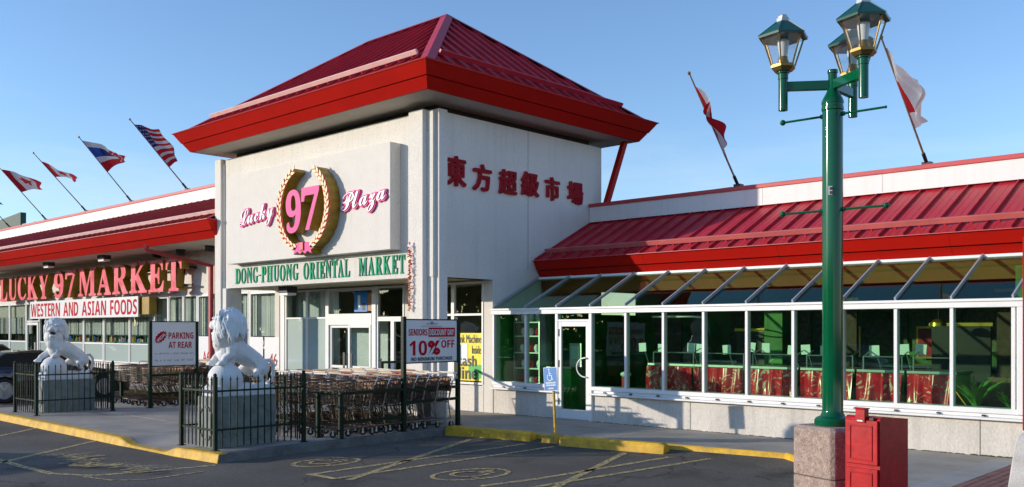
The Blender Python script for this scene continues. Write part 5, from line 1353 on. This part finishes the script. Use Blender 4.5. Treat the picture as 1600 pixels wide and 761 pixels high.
# plate faces the road, tilted with the pole
lean = .068; PO = Vector((-10.42, 11.868, .885))
def plate(name, u0, u1, v0, v1, y, m, par):
    f = lambda u, v: (PO.x+u-v*lean, PO.y-y, PO.z+v+u*lean)
    q = MB(); q.prism([(u0, v0), (u1, v0), (u1, v1), (u0, v1)], f, (0, .004, 0)); return q.build(name, m, par)
pb = plate('plate', 0, .30, 0, .40, 0, M_board, t); plate('blue_field', .008, .292, .008, .392, .002, M_blue, pb)
def wc(cx, cz, s, y, par):
    out = MB(); k = 0
    def T(p): return (PO.x+cx+p[0]*s-(cz+p[1]*s)*lean, PO.z+cz+p[1]*s+cx*lean)
    for line, w_ in (([(-.05, .95), (-.03, .38), (.32, .38), (.42, -.12), (.56, -.06)], .11), ([(-.03, .62), (.26, .62)], .09), ([(-.02+.37*cos(a), .12+.40*sin(a)) for a in [2.1+.3*j for j in range(16)]], .09)):
        vs, fs = strokes([T(p) for p in line], w_*s); out.add([(v.x, y-.0004*k, v.y) for v in vs], fs); k += 1
    hx, hz = T((-.05, 1.12)); out.add([(hx+.11*s*cos(2*pi*j/12), y-.0016, hz+.11*s*sin(2*pi*j/12)) for j in range(12)], [tuple(range(12))])
    out.build('wheelchair_symbol', M_board, par)
wc(.135, .21, .135, PO.y-.0035, pb)
for v0, w_ in ((.125, .22), (.085, .20), (.03, .10)):
    rr = random.Random(int(v0*1000)); mk = MB(); u = .15-w_/2
    while u < .15+w_/2:
        a = rr.uniform(.010, .02); z0 = PO.z+v0+u*lean; xx = PO.x+u-v0*lean; mk.box(xx, xx+a, PO.y-.0042, PO.y-.003, z0, z0+.026); u += a+.006
    mk.build('small_print', M_board, pb)

# concrete barrier block and red post at the right edge
t = thing('barrier_block', (-2.44, 11.2, KH), 'tapered pale concrete block at the right edge of the pavement', 'concrete block')
mb = MB(); cx, cy = -2.42, 11.15
vs = [(cx+a*s, cy+b_*s, z) for z, s in ((KH, .47), (.74, .40), (.82, .375), (.85, .33)) for a, b_ in ((-1, -1), (1, -1), (1, 1), (-1, 1))]
fs = [(3, 2, 1, 0), (12, 13, 14, 15)]
for r in (0, 4, 8):
    for i in range(4): fs.append((r+i, r+(i+1) % 4, r+4+(i+1) % 4, r+4+i))
mb.add(vs, fs); mb.build('block', mat('pale_barrier', (.55, .54, .52), .85, var=.2, scale=4, bump=.5, bscale=50, fine=.15), t, bevel=.015)
t = thing('red_post', (-2.55, 11.15, .85), 'bright red post standing on the pale concrete block at the right edge', 'post')
MB().box(-2.82, -2.2, 11.05, 11.13, .85, 2.95).build('panel', M_red, t, bevel=.004)

# ------------------------------------------------------------ CARS
def car(loc, rz, paint, label, L=4.4, W=1.76, H=1.36, sedan=True):
    t = thing('parked_car', loc, label, 'car', 'cars parked in front of the shop', rz)
    # local: +y is the nose. sections along y: (y, z_low, z_belt, half width)
    hw = W/2
    st_ = [(-L/2, .42, .78, .72), (-L/2+.10, .28, .90, .86), (-L/2+.6, .20, .97, .96), (-.9, .18, .95, 1.0), (.0, .18, .93, 1.0), (.8, .18, .90, .99), (L/2-1.1, .18, .86, .97), (L/2-.4, .20, .74, .92), (L/2-.08, .26, .60, .80), (L/2, .34, .52, .70)]
    # body shell with proper wheel arches cut as dark wells
    wy = (L*.5-.88, -L*.5+.92); R = .33
    mb = MB(); ring = []; ys_ = []
    for i in range(len(st_)-1):
        n = 6
        for k in range(n): u = k/n; a, b_ = st_[i], st_[i+1]; ys_.append(tuple(a[j]+(b_[j]-a[j])*u for j in range(4)))
    ys_.append(st_[-1])
    rows_ = []
    for y, zl, zb, wf in ys_:
        w_ = hw*wf; zlo = zl
        for c in wy:
            dd = abs(y-c)
            if dd < R+.05: zlo = max(zlo, .31+sqrt(max(0, (R+.05)**2-dd*dd)))
        zlo = min(zlo, zb-.05)
        rows_.append([(-w_*.97, y, zlo), (-w_, y, max(zlo+.01, zl+.25)), (-w_*.985, y, zb-.10), (-w_*.90, y, zb), (-w_*.45, y, zb+.035), (0, y, zb+.045), (w_*.45, y, zb+.035), (w_*.90, y, zb), (w_*.985, y, zb-.10), (w_, y, max(zlo+.01, zl+.25)), (w_*.97, y, zlo)])
    vs = [v for r in rows_ for v in r]; fs = []
    for i in range(len(rows_)-1):
        for k in range(10): fs.append((i*11+k, (i+1)*11+k, (i+1)*11+k+1, i*11+k+1))
    fs += [tuple(range(11)), tuple((len(rows_)-1)*11+k for k in range(10, -1, -1))]
    mb.add(vs, fs, 0, True); mb.build('body', paint, t, local=True, sharp=50)
    MB().box(-hw*.9, hw*.9, -L/2+.15, L/2-.15, .17, .6).build('underbody', M_rubber, t, local=True)
    # cabin
    prof = [(-L/2+.35, .93), (-L/2+1.0, H-.05), (-.55, H), (.15, H-.03), (L/2-1.35, .92)] if sedan else [(-L/2+.1, .93), (-L/2+.55, H-.03), (-.4, H), (.25, H-.04), (L/2-1.3, .92)]
    def cabin(name, m, k0, k1, inset_, dz=0.):
        q = MB(); n = len(prof)
        low = [(y, z) for y, z in prof]
        vs = []
        for y, z in low:
            tt = (z-.9)/(H-.9); w_ = hw*(.90-.20*tt)-inset_; vs += [(-w_, y, z+dz), (w_, y, z+dz)]
        fs = [(2*i, 2*i+1, 2*i+3, 2*i+2) for i in range(n-1)]+[tuple(range(0, 2*n, 2)), tuple(range(2*n-1, 0, -2)), (0, 2*n-2, 2*n-1, 1)]
        q.add(vs, fs, 0, False); return q.build(name, m, t, local=True, bevel=.02)
    cabin('cabin_glass', G_carsolid, 0, 0, 0)
    rp = MB()
    for a, b_ in zip(prof[1:3], prof[2:4]):
        for (y0_, z0_), (y1_, z1_) in ((a, b_),):
            w0 = hw*.72; rp.add([(-w0, y0_, z0_+.012), (w0, y0_, z0_+.012), (w0, y1_, z1_+.012), (-w0, y1_, z1_+.012), (-w0, y0_, z0_-.03), (w0, y0_, z0_-.03), (w0, y1_, z1_-.03), (-w0, y1_, z1_-.03)], [(0, 1, 2, 3), (0, 4, 5, 1), (1, 5, 6, 2), (2, 6, 7, 3), (3, 7, 4, 0)])
    for s in (-1, 1):
        for (y0_, z0_), (y1_, z1_) in ((prof[0], prof[1]), (prof[3], prof[4])):
            rp.bar((s*hw*.90, y0_, z0_) if z0_ < 1 else (s*hw*.71, y0_, z0_), (s*hw*.90, y1_, z1_) if z1_ < 1 else (s*hw*.71, y1_, z1_), .06, .05)
        rp.bar((s*hw*.905, -.25, .92), (s*hw*.71, -.30, H-.02), .05, .03)
        rp.bar((s*hw*.71, prof[1][0], prof[1][1]), (s*hw*.71, prof[3][0], prof[3][1]+.01), .05, .04)
    rp.build('roof', paint, t, local=True)
    # wheels
    w = MB(); w.lathe([(.0, -.10), (.22, -.105), (.30, -.10), (.325, -.07), (.33, 0), (.325, .07), (.30, .10), (.22, .10), (.215, .06), (0, .05)], n=32)
    tyre = w.mesh('tyre', M_rubber)
    rm = MB(); rm.lathe([(.205, .062), (.225, .104), (.212, .106), (.195, .07)], n=32)
    for k in range(5):
        a = 2*pi*k/5; d = Vector((cos(a), sin(a), 0)); n2 = Vector((-d.y, d.x, 0))
        rm.add([d*.03+n2*.025+Vector((0, 0, .095)), d*.03-n2*.025+Vector((0, 0, .095)), d*.21-n2*.040+Vector((0, 0, .085)), d*.21+n2*.040+Vector((0, 0, .085)), d*.03+n2*.025+Vector((0, 0, .07)), d*.03-n2*.025+Vector((0, 0, .07)), d*.21-n2*.040+Vector((0, 0, .06)), d*.21+n2*.040+Vector((0, 0, .06))], [(0, 1, 2, 3), (0, 4, 5, 1), (1, 5, 6, 2), (2, 6, 7, 3), (3, 7, 4, 0)])
    rm.lathe([(0, .09), (.045, .098), (.04, .104), (0, .105)], n=16); rim = rm.mesh('rim', M_rim)
    for s in (-1, 1):
        for y in wy:
            o = link('wheel', tyre, t, (s*(hw-.10), y, .33), (0, s*pi/2, 0)); link('rim', rim, o)
    for s in (-1, 1):
        MB().ell((s*hw*.70, L/2-.16, .62), (.17, .12, .07), 12, 8).build('headlight', G_lamp, t, local=True)
        MB().ell((s*hw*.80, -L/2+.10, .80), (.12, .07, .08), 12, 8).build('tail_light', M_rededge, t, local=True)
        MB().ell((s*(hw+.07), .55, .98), (.10, .06, .07), 10, 8).build('mirror', paint, t, local=True)
        mb = MB()
        for y in (.42, -.55): mb.box(s*hw*.995-.004, s*hw*.995+.004, y-.09, y+.09, .83, .855)
        mb.build('door_handle', M_black, t, local=True)
    return t
G_carsolid = mat('dark_car_window', (.01, .018, .016), .25, var=.0, spec=.25)
car((-27.08, 9.72, 0), 0, M_carblack, 'black car parked nose in behind the farther lion, only its flank and silver wheels showing')
car((-30.4, 9.4, 0), 0, M_carmar, 'maroon car parked beyond the black one at the left edge', H=1.5)
car((-15.2, -5.0, 0), pi/2, M_carsil, 'silver car added outside the picture to shade the lot', H=1.45)  # unseen car, added for the shadow it throws over the lot
car((-20.6, -1.4, 0), pi/2+.1, M_carmar, 'maroon van added outside the picture on the left to shade the lot', H=1.75, sedan=False)  # unseen van, added so its long shadow falls on the near asphalt

# ------------------------------------------------------------ INSIDE THE SUNROOM
def buffet(x0, x1, label, patt=True, y=14.85):
    t = thing('buffet_counter', ((x0+x1)/2, y+.4, .14), label, 'counter', 'buffet counters behind the sunroom glass')
    MB().box(x0, x1, y+.05, y+.75, .14, 1.25).build('counter_body', M_ingreen, t); MB().box(x0-.02, x1+.02, y, y+.8, 1.25, 1.29).build('counter_top', M_steel, t)
    # draped cloth with folds
    n = int((x1-x0)/.02); mb = MB(); rr = random.Random(int(x0*10)); ph = [rr.uniform(0, 6) for _ in range(5)]; sw = rr.uniform(.6, 1.0)
    rows_ = []
    for i in range(n+1):
        x = x0+(x1-x0)*i/n; u = i/n
        r = []
        for j in range(12):
            v = j/11; amp = .02+.075*v
            f = sin(26*x+ph[0]+3*v)*.5+sin(11*x+ph[1]-4*v)*.6+sin(53*x+ph[2])*.22
            gather = .5*exp_(-((u-.5)/.18)**2)
            r.append((x+gather*.10*sin(2*pi*u)*v, y-.03-amp*(f+.4), 1.25-.01-v*(.92-.10*gather+.04*sin(6*x+ph[3]))))
        rows_.append(r)
    vs = [v for r in rows_ for v in r]; fs = [(i*12+k, i*12+k+1, (i+1)*12+k+1, (i+1)*12+k) for i in range(n) for k in range(11)]
    ms = []
    mb.add(vs, fs, 0, True)
    for q in range(len(mb.f)):
        i, k = divmod(q, 11)
        x = x0+(x1-x0)*i/n; v = k/11
        if False and (mnoise.noise(Vector((x*3.2, v*4.5, x0)))+.35*mnoise.noise(Vector((x*14, v*16, 2))) > .27): mb.m[q] = 1
    me = mb.mesh('cloth', [M_clothprint, M_clothgold], fix=False, sharp=180); link('cloth', me, t, world=True)
    # sneeze guard
    g = MB(); 
    for x in (x0+.05, x1-.05): g.tube([(x, y+.1, 1.29), (x, y+.1, 1.50), (x, y+.35, 1.58)], .012, 6)
    g.tube([(x0+.05, y+.1, 1.50), (x1-.05, y+.1, 1.50)], .010, 6); g.build('guard_frame', M_steel, t)
    return t
exp_ = math.exp
def cloth_print():
    m = mat('printed_red_cloth', (.70, .016, .04), .25, var=.25, scale=4, spec=.5)
    nt = m.node_tree; N = nt.nodes; L = nt.links; b = N['Principled BSDF']; base = b.inputs['Base Color'].links[0].from_socket
    tc = N.new('ShaderNodeTexCoord'); n = N.new('ShaderNodeTexNoise'); n.inputs['Scale'].default_value = 4.2; n.inputs['Detail'].default_value = 5; n.inputs['Distortion'].default_value = 3.5
    L.new(tc.outputs['Object'], n.inputs['Vector']); r = N.new('ShaderNodeMapRange'); r.inputs[1].default_value = .575; r.inputs[2].default_value = .62; L.new(n.outputs['Fac'], r.inputs[0])
    mx = N.new('ShaderNodeMix'); mx.data_type = 'RGBA'; L.new(r.outputs[0], mx.inputs[0]); L.new(base, mx.inputs[6]); mx.inputs[7].default_value = (.80, .50, .38, 1); L.new(mx.outputs[2], b.inputs['Base Color']); return m
M_clothprint = cloth_print()
M_clothgold = mat('gold_cloth_print', (.72, .55, .38), .4, var=.3, scale=14)
for (x0, x1), nm in zip(((-10.35, -9.35), (-9.30, -8.30), (-8.22, -7.28), (-7.2, -6.3), (-6.22, -5.5), (-5.42, -4.72)), ('first', 'second', 'third', 'fourth', 'fifth', 'last')):
    buffet(x0, x1, nm+' red and gold draped buffet counter from the left behind the sunroom windows')
MB().box(-11.0, -4.7, 15.38, 15.4, .14, 1.05)
lab = 'small white card on a wire stand above the buffet counters'
for k, x in enumerate((-10.75, -10.3, -9.62, -9.42, -8.85, -8.35, -8.05, -7.55, -7.3, -6.95, -6.1, -5.62, -5.35)):
    c = thing('menu_card', (x, 15.3, 1.29), 'small white card on a wire stand, '+('first', 'second', 'third', 'fourth', 'fifth', 'sixth', 'seventh', 'eighth', 'ninth', 'tenth', 'eleventh', 'twelfth', 'thirteenth')[k]+' from the left above the buffet', 'card', 'cards above the buffet'); a = random.uniform(-.12, .12)
    z = 1.58+random.uniform(-.03, .05); q = MB(); q.obox((x, 15.22, z), (.085*cos(a), 0, .085*sin(a)), (0, .004, 0), (-.085*sin(a), 0, .085*cos(a))); q.build('card', M_board, c)
    MB().tube([(x+.08, 15.3, 1.29), (x+.02, 15.23, z)], .006, 5).build('stand', M_steel, c)
t = thing('pendant_lamp', (-5.68, 17, 3.0), 'round brass pendant lamp glowing dully inside the restaurant', 'lamp')
MB().lathe([(.14, 2.0), (.13, 2.06), (.08, 2.11), (.02, 2.13), (0, 2.131)], (-5.68, 17, 0), 20).build('shade', M_gold, t); MB().tube([(-5.68, 17, 2.12), (-5.68, 17, 3.02)], .006, 5).build('cord', M_black, t)
def plant(x, y, z, h, label, n, seed, arch=.5):
    t = thing('potted_plant', (x, y, z), label, 'plant'); rr = random.Random(seed)
    MB().lathe([(0, 0), (.10, .001), (.14, .22), (.15, .23), (.15, .25), (0, .251)], (x, y, z), 16).build('pot', M_terra, t)
    mb = MB()
    for k in range(n):
        a = rr.uniform(0, 2*pi); L = h*rr.uniform(.6, 1.1); P = Vector((x, y, z+.25)); d = Vector((cos(a)*.35, sin(a)*.35, 1)); w_ = .022; pv_ = None
        nn = 6; side = Vector((-sin(a), cos(a), 0)); vs = []
        for q in range(nn+1):
            u = q/nn; ww = w_*sin(pi*min(.98, u*.9+.1)); vs += [P-side*ww, P+side*ww]
            d2 = (d+Vector((cos(a), sin(a), -1.2))*(u*arch*1.6)).normalized(); P = P+d2*(L/nn)
        mb.add(vs, [(2*q, 2*q+1, 2*q+3, 2*q+2) for q in range(nn)], 0, True)
    mb.build('foliage', M_leaf, t); return t
plant(-4.42, 14.85, .42, .80, 'bushy palm like pot plant inside at the right end of the sunroom', 90, 1, .45)
plant(-3.98, 14.9, .45, .6, 'second pot plant behind the last sunroom pane at the right', 60, 2, .6)
t = thing('broom', (-4.5, 14.9, .3), 'yellow broom handle leaning inside the last sunroom window', 'broom')
MB().tube([(-4.72, 14.85, 1.02), (-4.35, 14.95, .45)], .012, 6).build('handle', M_yellow, t); MB().box(-4.42, -4.22, 14.9, 15.0, .28, .45).build('bristles', M_bark, t)
t = thing('shelf_unit', (-13.5, 15.0, .14), 'white shelf unit of pots and jars in the left corner of the sunroom', 'shelf')
s_ = MB(); 
for x in (-13.85, -13.12): s_.box(x, x+.03, 14.75, 15.15, .14, 2.25)
s_.build('upright', M_steel, t)
for z in (.72, 1.08, 1.42, 1.78, 2.08):
    MB().box(-13.82, -13.12, 14.76, 15.14, z, z+.025).build('shelf', M_white, t)
    for k in range(3):
        x = -13.68+.22*k+random.uniform(-.03, .03); r = random.uniform(.055, .085)
        j = MB().lathe([(0, 0), (r*.6, .001), (r, .07), (r*.95, .13), (r*.55, .17), (0, .171)], (x, 14.88, z+.025), 12).build('jar', random.choice([M_board, M_board, M_gold, M_rtext]), t)
t = thing('green_cabinet', (-12.75, 15.0, .14), 'bright green painted cabinet inside left of the glass door', 'cabinet')
MB().box(-12.95, -12.3, 14.85, 15.35, .14, 1.12).build('cabinet_body', mat('bright_green', (.03, .30, .05), .5, var=.2), t, bevel=.01); MB().box(-12.97, -12.28, 14.83, 15.37, 1.12, 1.15).build('top', M_steel, t)
t = thing('wall_notice', (-12.6, 15.6, 1.4), 'white notice on the wall inside the sunroom above the green cabinet', 'notice')
MB().box(-12.75, -12.52, 15.38, 15.40, 1.30, 1.58).build('sheet', M_board, t); MB().box(-12.80, -12.47, 15.40, 15.43, 1.15, 1.64).build('back', M_steel, t)
t = thing('queue_post', (-11.05, 15.0, .14), 'red wrapped post topped with tinsel just inside right of the door', 'post')
MB().lathe([(0, 0), (.09, .001), (.09, .85), (.0, .851)], (-11.0, 15.0, .14), 14).build('wrap', M_cloth, t); MB().ell((-11.0, 15.0, 1.04), (.12, .10, .06), 10, 6).build('tinsel', M_board, t)
t = thing('red_stool', (-11.9, 15.6, .14), 'dark red stool seen through the glass door', 'stool')
MB().lathe([(.16, .62), (.17, .66), (.16, .70), (0, .701)], (-11.85, 15.6, 0), 16).build('seat', M_cloth, t)
for a in range(4): MB().tube([(-11.85+.12*cos(a*pi/2), 15.6+.12*sin(a*pi/2), .62), (-11.85+.16*cos(a*pi/2), 15.6+.16*sin(a*pi/2), .14)], .012, 6).build('leg', M_steel, t)
# back counter, dark furniture and menu boards deep inside
t = thing('kitchen_counter', (-8, 20, .14), 'long dark serving counter at the back of the restaurant', 'counter')
MB().box(-11.5, -5, 18.3, 18.9, .14, 1.2).build('counter_body', M_bark, t); MB().box(-11.6, -4.9, 18.2, 18.95, 1.2, 1.25).build('counter_top', M_steel, t)
t = thing('menu_board', (-8, 21.4, 2.2), 'row of dim lit menu panels on the back wall of the restaurant', 'menu board')
for k in range(6): MB().box(-11.2+k*1.05, -10.25+k*1.05, 19.42, 19.46, 1.5, 2.3).build('menu_panel', mat('menu_panel_print', (.10, .14, .08), .6, var=.8, scale=14, col2=(.03, .04, .03)), t)
for k in range(7):
    tt = thing('dining_table', (-11.5+k*1.15, 16.9, .14), ('first', 'second', 'third', 'fourth', 'fifth', 'sixth', 'seventh')[k]+' bare round dining table from the left in the dim restaurant', 'table', 'dining tables in the restaurant')
    x = -11.5+k*1.15; MB().lathe([(0, .71), (.42, .711), (.42, .74), (0, .741)], (x, 16.9, .14), 20).build('table_top', M_bark, tt); MB().tube([(x, 16.9, .14), (x, 16.9, .85)], .04, 8).build('leg', M_black, tt)
for k, (x, y) in enumerate(((-10.9, 16.3), (-10.3, 16.3))):
    t = thing('ring_light', (x, y, 2.2), 'thin pale ring lamp hung above the buffet just right of the door', 'lamp', 'ring lamps above the buffet')
    MB().tube([(x+.30*cos(2*pi*j/24), y+.30*sin(2*pi*j/24), 2.20) for j in range(25)], .016, 6).build('ring', M_board, t); MB().tube([(x, y, 2.2), (x, y, 3.02)], .004, 4).build('cord', M_black, t)

rr = random.Random(12)
for k in range(9):
    x = -11.2+.95*k+rr.uniform(-.15, .15); y = 16.2+rr.uniform(-.1, .2); m = rr.choice([M_bark, M_black, M_brick])
    t = thing('dining_chair', (x, y, .14), ('first', 'second', 'third', 'fourth', 'fifth', 'sixth', 'seventh', 'eighth', 'ninth')[k]+' dark dining chair from the left behind the buffet counters', 'chair', 'dining chairs in the restaurant')
    MB().box(x-.21, x+.21, y-.21, y+.21, .58, .63).build('seat', m, t, bevel=.01); MB().box(x-.20, x+.20, y+.17, y+.21, .63, 1.15).build('backrest', m, t, bevel=.01)
    for a in (-.19, .19):
        for b_ in (-.19, .19): MB().box(x+a-.018, x+a+.018, y+b_-.018, y+b_+.018, .14, .58).build('leg', M_black, t)
for k, (x, w_, h_, m) in enumerate(((-12.1, .7, 2.2, M_bark), (-10.0, .9, 1.9, M_black), (-7.9, .5, 2.5, M_bark), (-6.0, 1.0, 2.0, M_black), (-4.9, .5, 2.6, M_bark))):
    t = thing('room_divider', (x, 17.6, .14), ('first', 'second', 'third', 'fourth', 'last')[k]+' dark wooden divider panel from the left, deep inside the restaurant', 'divider', 'divider panels in the restaurant')
    MB().box(x, x+w_, 17.6, 17.68, .14, h_).build('panel', m, t); MB().box(x-.04, x+w_+.04, 17.58, 17.70, h_, h_+.06).build('rail', M_gold, t)
for k in range(4):
    x = -10.4+1.75*k
    t = thing('wall_picture', (x, 19.45, 1.6), ('first', 'second', 'third', 'last')[k]+' framed red picture from the left on the back wall of the restaurant', 'picture', 'pictures on the restaurant wall')
    MB().box(x, x+.6, 19.36, 19.4, 1.35, 2.0).build('frame', M_gold, t); MB().box(x+.04, x+.56, 19.35, 19.362, 1.39, 1.96).build('print', M_cloth, t)
# ------------------------------------------------------------ FAR AND OFF-SCREEN SURROUNDINGS
t = thing('far_building', (-80, 27, 0), 'dark green pitched roof of a far building at the left edge above the parapet', 'building')
MB().box(-95, -76.5, 25.1, 27, 0, 8.4).build('wall', mat('far_grey_wall', (.4, .4, .4), .9), t)
mb = MB(); mb.prism([(-96, 8.4), (-74.17, 9.6), (-74.17, 10.7), (-96, 9.6)], lambda u, v: (u, 25, v), (0, .4, 0)); mb.build('roof', mat('far_green_roof', (.01, .05, .045), .6), t)
t = thing('rooftop_unit', (-70, 24, 9), 'pale rooftop ventilation box showing over the left parapet', 'vent')
MB().box(-73.4, -71.2, 25, 27, 6, 9.6).build('cabinet', M_board, t); MB().box(-73.5, -71.1, 24.9, 27.1, 9.6, 9.75).build('lid', M_carsil, t)
t = thing('roof_hatch', (-11.8, 20, 4.6), 'low dark grey roof hatch showing just over the right parapet beside the flag', 'roof hatch')
mb = MB(); mb.prism([(-12.6, 4.6), (-12.6, 5.33), (-12.2, 5.40), (-11.5, 5.41), (-11.3, 5.33), (-11.3, 4.6)], lambda u, v: (u, 20, v), (0, 1.2, 0)); mb.build('hatch_body', mat('grey_hatch', (.10, .12, .14), .6), t)
# buildings and trees on the other side of the lot: what the windows reflect
def far_block(x0, x1, y0, y1, h, label, m):
    t = thing('facing_building', ((x0+x1)/2, (y0+y1)/2, 0), label, 'building', 'buildings across the parking lot')
    MB().box(x0, x1, y0, y1, 0, h).build('wall', m, t); MB().box(x0-.2, x1+.2, y0-.2, y1+.2, h, h+.3).build('roof', M_conc, t)
    n = int((x1-x0)/3.2); wm = MB().box(0, 1.8, y1, y1+.06, 1, 2.5).mesh('window', M_glassdark)
    for k in range(n): link('window', wm, t, (x0+.8+k*3.2, 0, 0), world=True)
M_glassdark = mat('far_window', (.05, .07, .09), .1)
far_block(-48, -14, -50, -38, 6.0, 'long brick shop row across the parking lot behind the camera', M_brick)
far_block(-8, 22, -48, -38, 5.0, 'low pale building across the parking lot behind the camera', M_soffit)
def tree(x, y, h, seed, label):
    t = thing('street_tree', (x, y, 0), label, 'tree', 'trees across the parking lot'); rr = random.Random(seed)
    mb = MB(); mb.tube([(x, y, 0), (x+.1, y, h*.3), (x, y+.1, h*.62)], [.2, .15, .07], 8)
    for k in range(6):
        a = k*1.05; mb.tube([(x, y, h*(.3+.04*k)), (x+cos(a)*h*.2, y+sin(a)*h*.2, h*(.55+.04*k))], [.08, .02], 6)
    mb.build('trunk', M_bark, t); lf = MB(); cl = [(Vector((x+rr.uniform(-1, 1)*h*.2, y+rr.uniform(-1, 1)*h*.2, h*rr.uniform(.45, .9))), h*rr.uniform(.09, .17)) for _ in range(14)]
    for k in range(1500):
        c, r = rr.choice(cl); p = c+Vector((rr.gauss(0, 1), rr.gauss(0, 1), rr.gauss(0, .8)))*r*.75; s = rr.uniform(.05, .12); a = Vector((rr.gauss(0, 1), rr.gauss(0, 1), rr.gauss(0, 1))).normalized(); b_ = a.orthogonal().normalized()
        lf.add([p-a*s, p+b_*s*.6, p+a*s, p-b_*s*.6], [(0, 1, 2, 3)])
    link('crown', lf.mesh('crown', M_leaf2, fix=False), t, world=True)
tl = MB(); rr = random.Random(77)  # unseen tree belt, added to keep bright low sky out of the window reflections
for k in range(16000):
    a = radians(rr.uniform(150, 290)); R_ = rr.uniform(56, 70); hh = 6.2+2.2*mnoise.noise(Vector((a*14, 0, 0)))+1.2*mnoise.noise(Vector((a*50, 3, 0)))
    p = Vector((-12+R_*cos(a), 8+R_*sin(a), hh*rr.random()**.8)); s = rr.uniform(.4, .95); u1 = Vector((rr.gauss(0, 1), rr.gauss(0, 1), rr.gauss(0, 1))).normalized(); v1 = u1.orthogonal().normalized()
    tl.add([p-u1*s, p+v1*s*.7, p+u1*s, p-v1*s*.7], [(0, 1, 2, 3)])
o = link('glow_blocking_trees', tl.mesh('glow_blocking_trees', M_leaf2, fix=False)); tag(o, 'unseen belt of trees added behind the camera to block low sky glow in windows', 'trees', kind='stuff')
for k, (x, y, h) in enumerate(((-11, -34, 6.0), (2, -31, 6.5), (9, -27, 7), (-26, -36, 5.5))): tree(x, y, h, k, ('tallest', 'second', 'third', 'shortest')[k]+' broad leafed tree across the parking lot behind the camera')
